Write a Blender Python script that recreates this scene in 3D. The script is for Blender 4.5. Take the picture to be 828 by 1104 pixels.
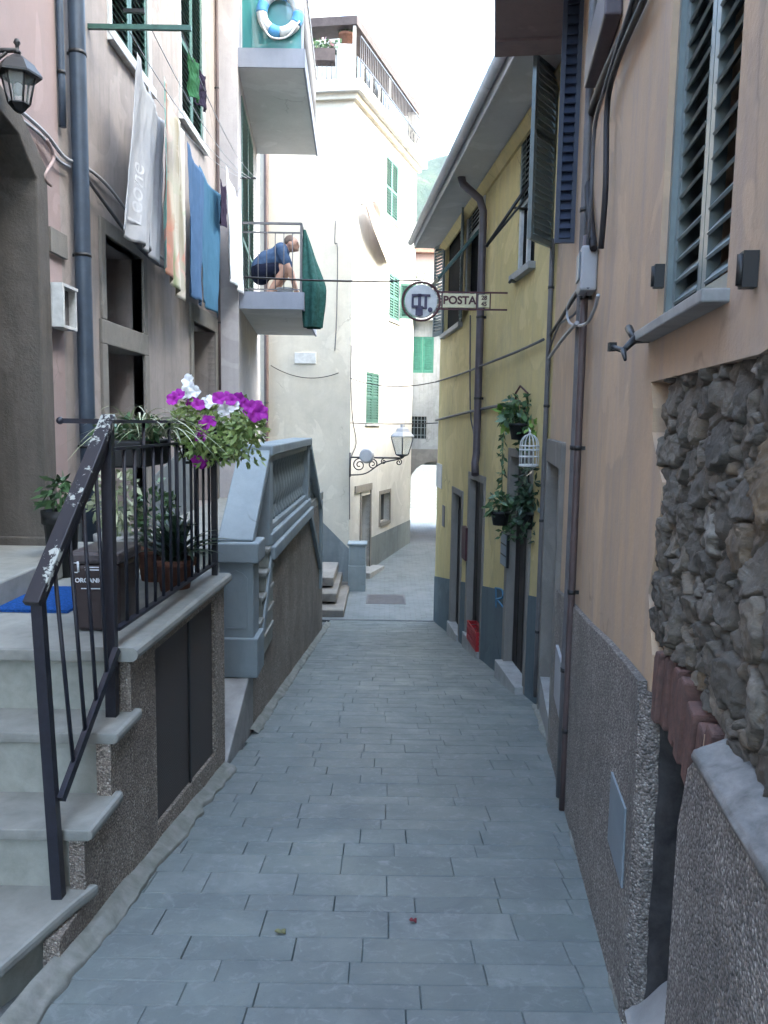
import bpy, bmesh, math, random
from mathutils import Vector, Matrix, noise
from mathutils.geometry import tessellate_polygon
rnd = random.Random(7)
R = math.radians
sc = bpy.context.scene
for o in list(bpy.data.objects): bpy.data.objects.remove(o)

# ------------------------------------------------------------------ camera, sky, sun, exposure
EYE = Vector((0, 0, 1.6)); FPX = 850.0; PITCH = R(6.5); ROLL = R(0.9)
_F = Vector((0, math.cos(PITCH), -math.sin(PITCH))); _R = Vector((1, 0, 0)); _U = Vector((0, math.sin(PITCH), math.cos(PITCH)))
CR = _R*math.cos(ROLL) + _U*math.sin(ROLL); CU = -_R*math.sin(ROLL) + _U*math.cos(ROLL)
cam = bpy.data.cameras.new('Camera'); cam_o = bpy.data.objects.new('Camera', cam); sc.collection.objects.link(cam_o)
cam.sensor_fit = 'VERTICAL'; cam.sensor_height = 24.0; cam.lens = FPX/1104*24.0; cam.clip_start = .05; cam.clip_end = 3000
m = Matrix((CR, CU, -_F)).transposed().to_4x4(); m.translation = EYE; cam_o.matrix_world = m
sc.camera = cam_o

SUN_EL, SUN_AZ = R(40), R(106)          # azimuth measured clockwise from +Y
world = bpy.data.worlds.new("World"); sc.world = world; world.use_nodes = True
nt = world.node_tree; bg = nt.nodes['Background']
sky = nt.nodes.new('ShaderNodeTexSky'); sky.sky_type = 'NISHITA'; sky.sun_disc = False
sky.sun_elevation = SUN_EL; sky.sun_rotation = SUN_AZ; sky.air_density = 1.0; sky.dust_density = 4.0; sky.ozone_density = 0.0
tint = nt.nodes.new('ShaderNodeMix'); tint.data_type = 'RGBA'; tint.blend_type = 'MULTIPLY'; tint.inputs[0].default_value = 1; tint.inputs[7].default_value = (.93, 1.01, 1.0, 1)   # thin bright overcast over the blue
nt.links.new(sky.outputs[0], tint.inputs[6]); nt.links.new(tint.outputs[2], bg.inputs[0]); bg.inputs[1].default_value = 0.15
sun = bpy.data.lights.new('Sun', 'SUN'); sun.energy = 0.6; sun.angle = R(20); sun.color = (1, .95, .88)
sun_o = bpy.data.objects.new('Sun', sun); sc.collection.objects.link(sun_o)
sd = Vector((math.sin(SUN_AZ)*math.cos(SUN_EL), math.cos(SUN_AZ)*math.cos(SUN_EL), math.sin(SUN_EL)))
sun_o.rotation_euler = sd.to_track_quat('Z', 'Y').to_euler(); sun_o.location = (6, -4, 30)
vs = sc.view_settings; vs.view_transform = 'Standard'; vs.look = 'None'; vs.gamma = 1; vs.use_curve_mapping = False
vs.exposure = 4.05
sc.cycles.max_bounces = 10; sc.cycles.diffuse_bounces = 6; sc.cycles.glossy_bounces = 3
sc.cycles.use_denoising = True

# ------------------------------------------------------------------ sight lines: where a point seen in the picture lies on a known surface
def ray(px, py): return _F + CR*((px-414)/FPX) + CU*((552-py)/FPX)
def on_y(px, py, y): d = ray(px, py); return EYE + d*(y/d.y)
def on_x(px, py, x): d = ray(px, py); return EYE + d*(x/d.x)
def on_z(px, py, z): d = ray(px, py); return EYE + d*((z-1.6)/d.z)
def V(*a): return Vector(a)
def lerp(a, b, t): return a + (b-a)*t
def ground_z(y):
    if y < 13.8: return -.14*y
    if y < 17: return -1.932
    if y < 21.5: return -1.932 + (y-17)*.05
    return -1.707

# ------------------------------------------------------------------ mesh builder
class MB:
    def __init__(s): s.v = []; s.f = []; s.m = []; s.sm = []
    def add(s, vs, fs, mi=0, smooth=False):
        n = len(s.v); s.v += [Vector(v) for v in vs]
        for f in fs: s.f.append([i+n for i in f]); s.m.append(mi); s.sm.append(smooth)
        return s
    def obox(s, c, ex, ey, ez, mi=0):      # centre and three half-extent vectors
        vs = [c+ex*i+ey*j+ez*k for k in (-1, 1) for j in (-1, 1) for i in (-1, 1)]
        return s.add(vs, [(0,2,3,1), (4,5,7,6), (0,1,5,4), (2,6,7,3), (0,4,6,2), (1,3,7,5)], mi)
    def box(s, x0, x1, y0, y1, z0, z1, mi=0):
        return s.obox(V((x0+x1)/2, (y0+y1)/2, (z0+z1)/2), V((x1-x0)/2,0,0), V(0,(y1-y0)/2,0), V(0,0,(z1-z0)/2), mi)
    def bar(s, a, b, w, h, up=V(0,0,1), mi=0):
        a = Vector(a); b = Vector(b); d = b-a; L = d.length; d.normalize()
        x = d.cross(up)
        if x.length < 1e-4: x = d.cross(V(0,1,0))
        x.normalize(); u = x.cross(d).normalized()
        return s.obox((a+b)/2, x*w/2, d*L/2, u*h/2, mi)
    def tube(s, pts, r, n=8, mi=0, close=False, cap=True):
        pts = [Vector(p) for p in pts]; N = len(pts); base = len(s.v); pu = None
        rs = r if isinstance(r, (list, tuple)) else [r]*N
        for i, p in enumerate(pts):
            a = pts[i-1] if (i > 0 or close) else p; b = pts[(i+1) % N] if (i < N-1 or close) else p
            t = (b-a).normalized()
            if pu is None:
                pu = t.orthogonal().normalized()
            else:
                pu = (pu - t*pu.dot(t))
                pu = pu.normalized() if pu.length > 1e-6 else t.orthogonal().normalized()
            w = t.cross(pu)
            for k in range(n):
                a_ = 2*math.pi*k/n; s.v.append(p + (pu*math.cos(a_) + w*math.sin(a_))*rs[i])
        for i in range(N if close else N-1):
            j = (i+1) % N
            for k in range(n):
                k2 = (k+1) % n
                s.f.append([base+i*n+k, base+i*n+k2, base+j*n+k2, base+j*n+k]); s.m.append(mi); s.sm.append(True)
        if cap and not close:
            s.f.append([base+k for k in range(n)][::-1]); s.m.append(mi); s.sm.append(False)
            s.f.append([base+(N-1)*n+k for k in range(n)]); s.m.append(mi); s.sm.append(False)
        return s
    def lathe(s, c, prof, n=16, mi=0, ax=V(0,0,1), smooth=True):
        ax = ax.normalized(); x = ax.orthogonal().normalized(); y = ax.cross(x); base = len(s.v); c = Vector(c)
        for r_, z_ in prof:
            for k in range(n):
                a = 2*math.pi*(k+.5)/n; s.v.append(c + ax*z_ + (x*math.cos(a)+y*math.sin(a))*max(r_, 1e-4))
        for i in range(len(prof)-1):
            for k in range(n):
                k2 = (k+1) % n
                s.f.append([base+i*n+k, base+i*n+k2, base+(i+1)*n+k2, base+(i+1)*n+k]); s.m.append(mi); s.sm.append(smooth)
        s.f.append([base+k for k in range(n)][::-1]); s.m.append(mi); s.sm.append(False)
        s.f.append([base+(len(prof)-1)*n+k for k in range(n)]); s.m.append(mi); s.sm.append(False)
        return s
    def prism(s, poly, vec, mi=0):        # planar polygon of 3D points swept along vec
        poly = [Vector(p) for p in poly]; n = len(poly); b = len(s.v)
        s.v += poly + [p+vec for p in poly]
        tris = tessellate_polygon([poly])
        for t in tris:
            s.f.append([b+i for i in t]); s.m.append(mi); s.sm.append(False)
            s.f.append([b+n+i for i in reversed(t)]); s.m.append(mi); s.sm.append(False)
        for i in range(n):
            j = (i+1) % n; s.f.append([b+i, b+j, b+n+j, b+n+i]); s.m.append(mi); s.sm.append(False)
        return s
    def grid(s, fn, nu, nv, mi=0, smooth=True):
        b = len(s.v)
        for j in range(nv+1):
            for i in range(nu+1): s.v.append(Vector(fn(i/nu, j/nv)))
        for j in range(nv):
            for i in range(nu):
                a = b+j*(nu+1)+i; s.f.append([a, a+1, a+nu+2, a+nu+1]); s.m.append(mi); s.sm.append(smooth)
        return s
    def ball(s, c, r, seg=12, rings=8, mi=0, fn=None):
        c = Vector(c); r = Vector(r) if hasattr(r, '__len__') else V(r, r, r)
        def f(u, v):
            t = v*math.pi; a = u*2*math.pi
            d = V(math.sin(t)*math.cos(a), math.sin(t)*math.sin(a), -math.cos(t))
            k = fn(d) if fn else 1
            return c + V(d.x*r.x, d.y*r.y, d.z*r.z)*k
        return s.grid(f, seg, rings, mi)
    def slab(s, W, outer, holes, o0, o1, mi=0):   # wall outline with holes, from offset o0 (back) to o1 (street face)
        loops = [outer] + list(holes)
        flat = [V(p[0], p[1], 0) for l in loops for p in l]
        tris = tessellate_polygon([[V(p[0], p[1], 0) for p in l] for l in loops])
        b = len(s.v); n = len(flat)
        s.v += [W.pt(p.x, p.y, o1) for p in flat] + [W.pt(p.x, p.y, o0) for p in flat]
        for t in tris: s.f.append([b+i for i in t]); s.m.append(mi); s.sm.append(False)
        k = b
        for l in loops:
            L = len(l)
            for i in range(L):
                j = (i+1) % L; s.f.append([k+i, k+j, k+n+j, k+n+i]); s.m.append(mi); s.sm.append(False)
            k += L
        return s
    def wbox(s, W, s0, s1, z0, z1, o0, o1, mi=0):
        return s.obox(W.pt((s0+s1)/2, (z0+z1)/2, (o0+o1)/2), W.d3*(s1-s0)/2, W.n3*(o1-o0)/2, V(0,0,(z1-z0)/2), mi)
    def build(s, name, mats, parent=None, bevel=0, recalc=True, solid=0):
        me = bpy.data.meshes.new(name)
        lo = Vector([min(v[i] for v in s.v) for i in range(3)]); hi = Vector([max(v[i] for v in s.v) for i in range(3)])
        base = V((lo.x+hi.x)/2, (lo.y+hi.y)/2, lo.z)
        me.from_pydata([v-base for v in s.v], [], s.f)
        me.polygons.foreach_set('material_index', s.m); me.polygons.foreach_set('use_smooth', s.sm)
        for mm in (mats if isinstance(mats, (list, tuple)) else [mats]): me.materials.append(mm)
        if recalc:
            bm = bmesh.new(); bm.from_mesh(me); bmesh.ops.recalc_face_normals(bm, faces=bm.faces); bm.to_mesh(me); bm.free()
        me.update()
        o = bpy.data.objects.new(name, me); o.location = base; sc.collection.objects.link(o)
        if parent is not None:
            o.parent = parent; o.matrix_parent_inverse = world_of(parent).inverted()
        if solid:
            md = o.modifiers.new('Solidify', 'SOLIDIFY'); md.thickness = solid; md.offset = 0
        if bevel:
            md = o.modifiers.new('Bevel', 'BEVEL'); md.width = bevel; md.segments = 2; md.limit_method = 'ANGLE'; md.angle_limit = R(40)
        return o
def world_of(o):
    mm = Matrix.LocRotScale(o.location, o.rotation_euler, o.scale)
    return (world_of(o.parent) @ o.matrix_parent_inverse @ mm) if o.parent else mm
def tag(o, label=None, cat=None, group=None, kind=None):
    if label: o['label'] = label
    if cat: o['category'] = cat
    if group: o['group'] = group
    if kind: o['kind'] = kind
    return o
def thing(name, label, cat, loc, group=None):
    o = bpy.data.objects.new(name, None); o.location = Vector(loc); o.empty_display_size = .1; sc.collection.objects.link(o)
    return tag(o, label, cat, group)

class Wall:
    def __init__(s, a, b, side):          # side: +1 street on the left of a->b, -1 on the right
        s.a = Vector(a); s.b = Vector(b); d = s.b-s.a; s.L = d.length; d.normalize(); s.d = d
        s.n = Vector((-d.y, d.x))*side; s.d3 = V(d.x, d.y, 0); s.n3 = V(s.n.x, s.n.y, 0)
    def pt(s, u, z, o=0): p = s.a + s.d*u + s.n*o; return V(p.x, p.y, z)
    def uv(s, px, py, o=0):
        d = ray(px, py); q = s.a + s.n*o; nn = s.n
        t = nn.dot(q-EYE.xy)/nn.dot(d.xy); P = EYE + d*t
        return ((P.xy-s.a).dot(s.d), P.z)
    def p(s, px, py, o=0): u, z = s.uv(px, py, o); return s.pt(u, z, o)
    def rect(s, xl, xr, ytop, ybot, o=0):  # upright rectangle spanning two picture columns; heights read at the middle column
        xm = (xl+xr)/2; u0 = s.uv(xl, ytop, o)[0]; u1 = s.uv(xr, ytop, o)[0]
        z1 = s.uv(xm, ytop, o)[1]; z0 = s.uv(xm, ybot, o)[1]
        return (min(u0, u1), max(u0, u1), z0, z1)
def rp(r): return [(r[0], r[2]), (r[1], r[2]), (r[1], r[3]), (r[0], r[3])]

# ------------------------------------------------------------------ materials
def new_mat(name, rough=.7, spec=.3, metal=0):
    mt = bpy.data.materials.new(name); mt.use_nodes = True; t = mt.node_tree; b = t.nodes['Principled BSDF']
    b.inputs['Roughness'].default_value = rough; b.inputs['Specular IOR Level'].default_value = spec; b.inputs['Metallic'].default_value = metal
    return mt, t, b
def N(t, ty, **k):
    n = t.nodes.new(ty)
    for a, v in k.items():
        if a.startswith('i_'):
            key = a[2:]; n.inputs[int(key) if key.isdigit() else key.replace('_', ' ')].default_value = v
        else: setattr(n, a, v)
    return n
def tex_co(t, scale=(1,1,1)):
    c = N(t, 'ShaderNodeTexCoord'); mp = N(t, 'ShaderNodeMapping'); mp.inputs['Scale'].default_value = scale
    t.links.new(c.outputs['Object'], mp.inputs[0]); return mp.outputs[0]
def noise_n(t, co, scale, detail=6, rough=.6, dist=0):
    n = N(t, 'ShaderNodeTexNoise'); n.inputs['Scale'].default_value = scale; n.inputs['Detail'].default_value = detail
    n.inputs['Roughness'].default_value = rough; n.inputs['Distortion'].default_value = dist; t.links.new(co, n.inputs['Vector']); return n.outputs['Fac']
def ramp(t, fac, stops):
    r = N(t, 'ShaderNodeValToRGB'); e = r.color_ramp.elements
    while len(e) < len(stops): e.new(.5)
    for i, (p_, c_) in enumerate(stops):
        e[i].position = p_; e[i].color = (*c_, 1) if len(c_) == 3 else c_
    t.links.new(fac, r.inputs[0]); return r.outputs[0]
def mixc(t, fac, a, b, mode='MIX'):
    mx = N(t, 'ShaderNodeMix', data_type='RGBA', blend_type=mode)
    for sock, v in ((mx.inputs[0], fac), (mx.inputs[6], a), (mx.inputs[7], b)):
        if hasattr(v, 'links'): t.links.new(v, sock)
        elif isinstance(v, (int, float)): sock.default_value = v
        else: sock.default_value = (*v, 1)
    return mx.outputs[2]
def bump(t, b, h, strength=.3, dist=.01):
    n = N(t, 'ShaderNodeBump'); n.inputs['Strength'].default_value = strength; n.inputs['Distance'].default_value = dist
    t.links.new(h, n.inputs['Height']); t.links.new(n.outputs[0], b.inputs['Normal'])
def mathn(t, op, a, b=0.0):
    n = N(t, 'ShaderNodeMath', operation=op)
    for i, v in enumerate((a, b)):
        if hasattr(v, 'links'): t.links.new(v, n.inputs[i])
        else: n.inputs[i].default_value = v
    return n.outputs[0]
def dk(c, k): return tuple(x*k for x in c)

def plaster(name, c, stain=(.3,.27,.25), amount=.5, streak=.5, bs=.25, rough=.85, mottle=None, msc=1.2, patch=.5):
    mt, t, b = new_mat(name, rough, .2)
    co = tex_co(t); cs = tex_co(t, (4, 4, .35))
    big = noise_n(t, co, msc, 8, .65, .5); fine = noise_n(t, co, 22, 6, .7); st = noise_n(t, cs, 2.2, 7, .65)
    col = mixc(t, ramp(t, big, [(.35, (0,0,0)), (.7, (1,1,1))]), c, mottle or dk(c, .8))
    col = mixc(t, mathn(t, 'MULTIPLY', ramp(t, st, [(.48, (0,0,0)), (.75, (1,1,1))]), streak), col, stain)
    col = mixc(t, mathn(t, 'MULTIPLY', ramp(t, noise_n(t, co, .7, 10, .7, 1), [(.52, (0,0,0)), (.75, (1,1,1))]), amount), col, stain)
    pat = noise_n(t, co, .9, 3, .5, 1.5)
    col = mixc(t, mathn(t, 'MULTIPLY', ramp(t, pat, [(.57, (0,0,0)), (.585, (1,1,1))]), patch), col, tuple(min(.85, x*1.12+.015) for x in c))
    mid = noise_n(t, co, 5.5, 9, .75, .8)
    col = mixc(t, mathn(t, 'MULTIPLY', ramp(t, mid, [(.47, (0,0,0)), (.72, (1,1,1))]), .4), col, stain)
    vc = N(t, 'ShaderNodeTexVoronoi', feature='DISTANCE_TO_EDGE'); vc.inputs['Scale'].default_value = .8
    nd = N(t, 'ShaderNodeTexNoise'); nd.inputs['Scale'].default_value = 2.5; nd.inputs['Detail'].default_value = 6; t.links.new(co, nd.inputs['Vector'])
    mv = N(t, 'ShaderNodeMix', data_type='VECTOR'); mv.inputs[0].default_value = .3; t.links.new(co, mv.inputs[4]); t.links.new(nd.outputs['Color'], mv.inputs[5]); t.links.new(mv.outputs[1], vc.inputs['Vector'])
    crk = mathn(t, 'MULTIPLY', ramp(t, vc.outputs['Distance'], [(0, (1,1,1)), (.006, (0,0,0))]), ramp(t, noise_n(t, co, .8, 3), [(.53, (0,0,0)), (.6, (.6,.6,.6))]))
    col = mixc(t, crk, col, dk(stain, .5))
    col = mixc(t, mathn(t, 'MULTIPLY', fine, .3), col, dk(c, .6))
    t.links.new(col, b.inputs['Base Color'])
    bump(t, b, mathn(t, 'ADD', mathn(t, 'MULTIPLY', noise_n(t, co, 5, 4, .5), 1.2), mathn(t, 'MULTIPLY', noise_n(t, co, 60, 5, .7), .5)), bs, .012)
    return mt
def simple(name, c, rough=.6, spec=.3, metal=0, var=.25, sc_=8, bs=.1, alt=None, sharp=False):
    mt, t, b = new_mat(name, rough, spec, metal); co = tex_co(t)
    n = noise_n(t, co, sc_, 6, .65, .3)
    col = mixc(t, ramp(t, n, [(.45 if sharp else .3, (0,0,0)), (.55 if sharp else .75, (1,1,1))]), c, alt or dk(c, 1-var*1.6))
    t.links.new(col, b.inputs['Base Color'])
    if bs: bump(t, b, noise_n(t, co, sc_*6, 5, .6), bs, .004)
    return mt
def pebbledash(name, c, light, dark, sc_=125):
    mt, t, b = new_mat(name, .8, .3); co = tex_co(t)
    vo = N(t, 'ShaderNodeTexVoronoi'); vo.inputs['Scale'].default_value = sc_; t.links.new(co, vo.inputs['Vector'])
    wn = N(t, 'ShaderNodeSeparateColor'); t.links.new(vo.outputs['Color'], wn.inputs[0])
    col = ramp(t, wn.outputs[0], [(0, dark), (.35, dk(c,.8)), (.6, c), (.86, dk(c, 1.25)), (.97, light)])
    big = noise_n(t, co, 1.6, 8, .65, .6)
    col = mixc(t, ramp(t, big, [(.4, (0,0,0)), (.68, (.75,.75,.75))]), col, dark)
    rim = ramp(t, vo.outputs['Distance'], [(.35, (0,0,0)), (.75, (1,1,1))])
    col = mixc(t, mathn(t, 'MULTIPLY', rim, .6), col, dk(dark, .6))
    t.links.new(col, b.inputs['Base Color'])
    h = mathn(t, 'ADD', mathn(t, 'SUBTRACT', 1.0, vo.outputs['Distance']), mathn(t, 'MULTIPLY', noise_n(t, co, 30, 5, .7), 1.2))
    bump(t, b, h, .9, .012)
    return mt
def leafmat(name, a, b_, rough=.5):
    mt, t, b = new_mat(name, rough, .4)
    oi = N(t, 'ShaderNodeNewGeometry'); col = ramp(t, oi.outputs['Random Per Island'], [(0, a), (1, b_)])
    t.links.new(col, b.inputs['Base Color']); b.inputs['Subsurface Weight'].default_value = 0
    return mt

M = {}
M['beige'] = plaster('beige plaster', (.34,.30,.285), (.18,.17,.165), .6, .7, .35)
M['pink'] = plaster('pink plaster', (.37,.285,.275), (.30,.25,.245), .6, .5, .3)
M['house_white'] = plaster('pale lilac plaster', (.43,.405,.41), (.28,.265,.27), .4, .5)
M['cream'] = plaster('cream plaster', (.57,.53,.45), (.43,.395,.335), .3, .35, .2)
M['white_wall'] = plaster('white plaster', (.52,.51,.485), (.40,.39,.37), .3, .35, .2)
M['grey_dado'] = plaster('grey cement dado', (.19,.215,.225), (.10,.115,.12), .6, .6)
M['yellow'] = plaster('ochre yellow plaster', (.58,.475,.235), (.35,.305,.20), .55, .6, .3, mottle=(.47,.385,.175))
M['blue_dado'] = plaster('slate blue dado', (.11,.145,.16), (.065,.085,.095), .5, .5)
M['orange'] = plaster('washed orange plaster', (.51,.37,.25), (.36,.30,.26), .75, 1.0, .45, mottle=(.43,.33,.24), msc=2.4)
M['pebble'] = pebbledash('pebbledash', (.40,.34,.285), (.65,.6,.53), (.17,.145,.125))
M['pebble_r'] = pebbledash('grey pebbledash', (.33,.295,.265), (.60,.57,.52), (.14,.125,.115))
M['paving_mortar'] = simple('paving mortar', (.15,.165,.168), .9, .1, 0, .4, 30)
M['gutter'] = simple('mortar gutter', (.27,.27,.25), .9, .1, 0, .45, 9, .5, alt=(.13,.14,.115))
M['marble'] = simple('worn grey marble', (.27,.275,.255), .55, .35, 0, .25, 6, .2, alt=(.155,.16,.148))
M['riser'] = simple('green stained riser', (.30,.31,.28), .7, .3, 0, .3, 11, .3, alt=(.20,.212,.188))
M['stone'] = plaster('grey dressed stone', (.23,.215,.195), (.12,.125,.115), .6, .5, .8)
M['portal'] = plaster('dark portal stone', (.125,.112,.10), (.06,.057,.052), .9, .8, 1.0, msc=5)
M['pale_stone'] = simple('pale stone step', (.36,.36,.35), .7, .3, 0, .25, 6, .2)
M['bluegrey'] = plaster('blue grey painted cement', (.26,.31,.335), (.18,.215,.235), .5, .5, .2, .6)
M['iron'] = simple('dark painted iron', (.016,.018,.030), .45, .5, 0, .3, 25)
M['black'] = simple('black iron', (.012,.012,.013), .5, .5)
M['pipe_blue'] = simple('blue black pipe paint', (.045,.065,.095), .45, .4)
M['pipe_brown'] = simple('brown pipe', (.10,.07,.068), .45, .4)
M['pipe_grey'] = simple('grey pipe', (.13,.125,.13), .5, .4)
M['pipe_purple'] = simple('purple brown downpipe', (.085,.07,.085), .4, .4)
M['sh_green'] = simple('green shutter paint', (.05,.13,.105), .5, .4, 0, .3, 12, .1)
M['sh_mint'] = simple('bright green shutter paint', (.06,.23,.165), .5, .4, 0, .2, 10, .1)
M['sh_grey'] = simple('grey green aluminium', (.17,.21,.215), .35, .5, .2, .15, 10, .03)
M['sh_deep'] = simple('deep green shutter paint', (.03,.075,.07), .5, .4)
M['sh_slate'] = simple('slate green shutter paint', (.12,.155,.16), .5, .4)
M['sh_navy'] = simple('navy shutter paint', (.03,.042,.075), .5, .4)
M['frame_white'] = simple('white frame paint', (.6,.61,.6), .5, .4)
M['sill'] = simple('grey stone sill', (.30,.31,.31), .6, .3)
M['dark'] = simple('dark interior', (.013,.013,.014), .9, .05, 0, .2, 4)
M['door_wood'] = simple('dark brown door wood', (.032,.026,.023), .5, .3, 0, .4, 5)
M['glass'] = simple('dark window glass', (.02,.025,.03), .08, .6, 0, .1, 2, 0)
M['terracotta'] = simple('terracotta', (.20,.095,.065), .8, .2, 0, .25, 20)
M['bin'] = simple('brown bin plastic', (.036,.026,.027), .4, .4, 0, .12, 8, .03)
M['letter_white'] = simple('white lettering', (.62,.66,.7), .6, .2, 0, .15, 40, 0)
M['rust'] = simple('oxblood brick', (.17,.095,.08), .9, .2, 0, .35, 22, 1.0, alt=(.085,.06,.055))
M['mesh_panel'] = None
M['plate'] = simple('blue grey metal plate', (.19,.23,.26), .45, .4, 0, .15, 9)
M['plastic_grey'] = simple('grey plastic box', (.34,.35,.37), .5, .3, 0, .15, 6)
M['cable'] = simple('grey cable', (.10,.10,.11), .6, .3)
M['cable_dark'] = simple('dark cable', (.025,.022,.025), .6, .3)
M['eave'] = plaster('grey eave board', (.55,.55,.55), (.4,.4,.4), .3, .2, .1)
M['rooftile'] = simple('clay roof tile', (.30,.17,.12), .85, .2, 0, .4, 6, .4)
M['rooftop_wood'] = simple('brown pergola wood', (.07,.055,.055), .7, .2, 0, .3, 6)
M['soffit_brown'] = plaster('mauve brown slab paint', (.24,.185,.18), (.15,.12,.125), .5, .3, .2)
M['slab_grey'] = plaster('balcony concrete', (.55,.56,.56), (.4,.41,.41), .3, .2, .12)
M['slab_edge'] = plaster('blue grey balcony edge', (.24,.26,.31), (.17,.18,.22), .4, .3, .12)
M['skin'] = simple('skin', (.50,.29,.21), .55, .3, 0, .12, 14, 0)
M['tee'] = simple('blue cotton shirt', (.07,.12,.22), .9, .1, 0, .3, 14, .2)
M['navy'] = simple('navy cotton shorts', (.012,.016,.035), .9, .1, 0, .2, 14, .1)
M['hair'] = simple('short grey hair', (.16,.12,.10), .8, .2, 0, .3, 60, .2)
M['net'] = simple('green netting', (.035,.11,.095), .8, .1, 0, .4, 18, .4)
M['soil'] = simple('soil', (.03,.022,.017), .95, .05)
M['leaf'] = leafmat('petunia leaf', (.10,.17,.04), (.28,.35,.12))
M['leaf_dark'] = leafmat('dark strap leaf', (.012,.030,.016), (.045,.085,.05), .3)
M['leaf_mid'] = leafmat('green leaf', (.03,.075,.03), (.09,.16,.07), .4)
M['leaf_pale'] = leafmat('variegated leaf', (.16,.20,.10), (.42,.44,.30), .5)
M['petal_purple'] = leafmat('magenta petal', (.22,.005,.22), (.36,.02,.34), .7)
M['petal_white'] = leafmat('white petal', (.66,.68,.70), (.82,.83,.84), .7)
M['cage'] = simple('white cage wire', (.72,.73,.72), .5, .3)
M['pot_black'] = simple('black plant pot', (.02,.021,.022), .5, .3)
M['blue_mat'] = simple('blue bristle mat', (.02,.09,.32), .95, .05, 0, .5, 90, .8)
M['red'] = simple('red plastic', (.38,.025,.03), .5, .3)
M['sign_cream'] = simple('aged cream enamel', (.66,.60,.40), .45, .4, 0, .2, 9, .05)
M['sign_white'] = simple('aged white enamel', (.52,.52,.52), .45, .4, 0, .15, 9, .05)
M['sign_brown'] = simple('brown sign lettering', (.09,.035,.04), .6, .3)
M['sign_violet'] = simple('violet grey emblem paint', (.075,.065,.11), .6, .3)
M['graffiti'] = simple('pale blue spray paint', (.09,.22,.34), .8, .1)
M['lamp_glass'] = None

def glassy(name, c, rough, alpha):
    mt, t, b = new_mat(name, rough, .5); b.inputs['Base Color'].default_value = (*c, 1)
    b.inputs['Alpha'].default_value = alpha; return mt
M['lamp_glass'] = glassy('lantern glass', (.42,.48,.48), .12, .35)
M['green_glass'] = glassy('green netted balcony glass', (.05,.22,.22), .2, .75)

def peeling():
    mt, t, b = new_mat('peeling handrail paint', .5, .4); co = tex_co(t)
    n = mathn(t, 'ADD', mathn(t, 'MULTIPLY', noise_n(t, co, 5, 4, .5, .3), .6), mathn(t, 'MULTIPLY', noise_n(t, co, 38, 8, .7, .3), .4))
    f = ramp(t, n, [(.515, (0,0,0)), (.53, (1,1,1))])
    col = mixc(t, f, (.02,.02,.026), (.40,.42,.39)); t.links.new(col, b.inputs['Base Color'])
    bump(t, b, f, .6, .004); return mt
M['peeling'] = peeling()
def wire_mesh():
    mt, t, b = new_mat('woven steel mesh door', .6, .3); co = tex_co(t)
    ck = N(t, 'ShaderNodeTexChecker'); ck.inputs['Scale'].default_value = 120; t.links.new(co, ck.inputs['Vector'])
    n = noise_n(t, co, 3, 6)
    col = mixc(t, ck.outputs['Fac'], (.05,.048,.05), (.10,.093,.092)); col = mixc(t, mathn(t, 'MULTIPLY', n, .7), col, (.085,.065,.055))
    t.links.new(col, b.inputs['Base Color']); bump(t, b, ck.outputs['Fac'], .5, .003); return mt
M['mesh_panel'] = wire_mesh()

def paving_mat():
    mt, t, b = new_mat('slate paving', .55, .4)
    co = tex_co(t); at = N(t, 'ShaderNodeAttribute', attribute_name='slab_tone')
    base = ramp(t, at.outputs['Fac'], [(0, (.138,.166,.162)), (.3, (.158,.188,.183)), (.7, (.173,.201,.195)), (1, (.203,.229,.222))])
    n = noise_n(t, co, 3.0, 9, .68, .5)
    col = mixc(t, ramp(t, n, [(.35, (0,0,0)), (.7, (.85,.85,.85))]), base, (.12,.138,.142))
    col = mixc(t, ramp(t, noise_n(t, co, .55, 7, .6, .8), [(.42, (0,0,0)), (.66, (.55,.55,.55))]), col, (.10,.115,.117))
    n2 = noise_n(t, co, 14, 8, .72, 1)
    col = mixc(t, ramp(t, n2, [(.53, (0,0,0)), (.75, (.6,.6,.6))]), col, (.29,.31,.31))
    # pale scratches
    w = N(t, 'ShaderNodeTexVoronoi', feature='DISTANCE_TO_EDGE'); w.inputs['Scale'].default_value = 2.4; w.inputs['Randomness'].default_value = 1
    nd = N(t, 'ShaderNodeTexNoise'); nd.inputs['Scale'].default_value = 3; t.links.new(co, nd.inputs['Vector'])
    mm = N(t, 'ShaderNodeMix', data_type='VECTOR'); mm.inputs[0].default_value = .25; t.links.new(co, mm.inputs[4]); t.links.new(nd.outputs['Color'], mm.inputs[5])
    t.links.new(mm.outputs[1], w.inputs['Vector'])
    scr = mathn(t, 'MULTIPLY', ramp(t, w.outputs['Distance'], [(.0, (1,1,1)), (.012, (0,0,0))]), ramp(t, noise_n(t, co, 2.3, 4), [(.56, (0,0,0)), (.64, (.16,.16,.16))]))
    col = mixc(t, scr, col, (.30,.33,.33))
    n3 = noise_n(t, co, 45, 4, .8)
    col = mixc(t, ramp(t, n3, [(.60, (0,0,0)), (.74, (.45,.45,.45))]), col, (.06,.07,.075))
    t.links.new(col, b.inputs['Base Color'])
    t.links.new(ramp(t, n, [(.3, (.42,.42,.42)), (.7, (.68,.68,.68))]), b.inputs['Roughness'])
    bump(t, b, mathn(t, 'ADD', mathn(t, 'MULTIPLY', n, .8), mathn(t, 'MULTIPLY', noise_n(t, co, 40, 6, .7), .35)), .35, .012)
    return mt
M['paving'] = paving_mat()
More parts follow.
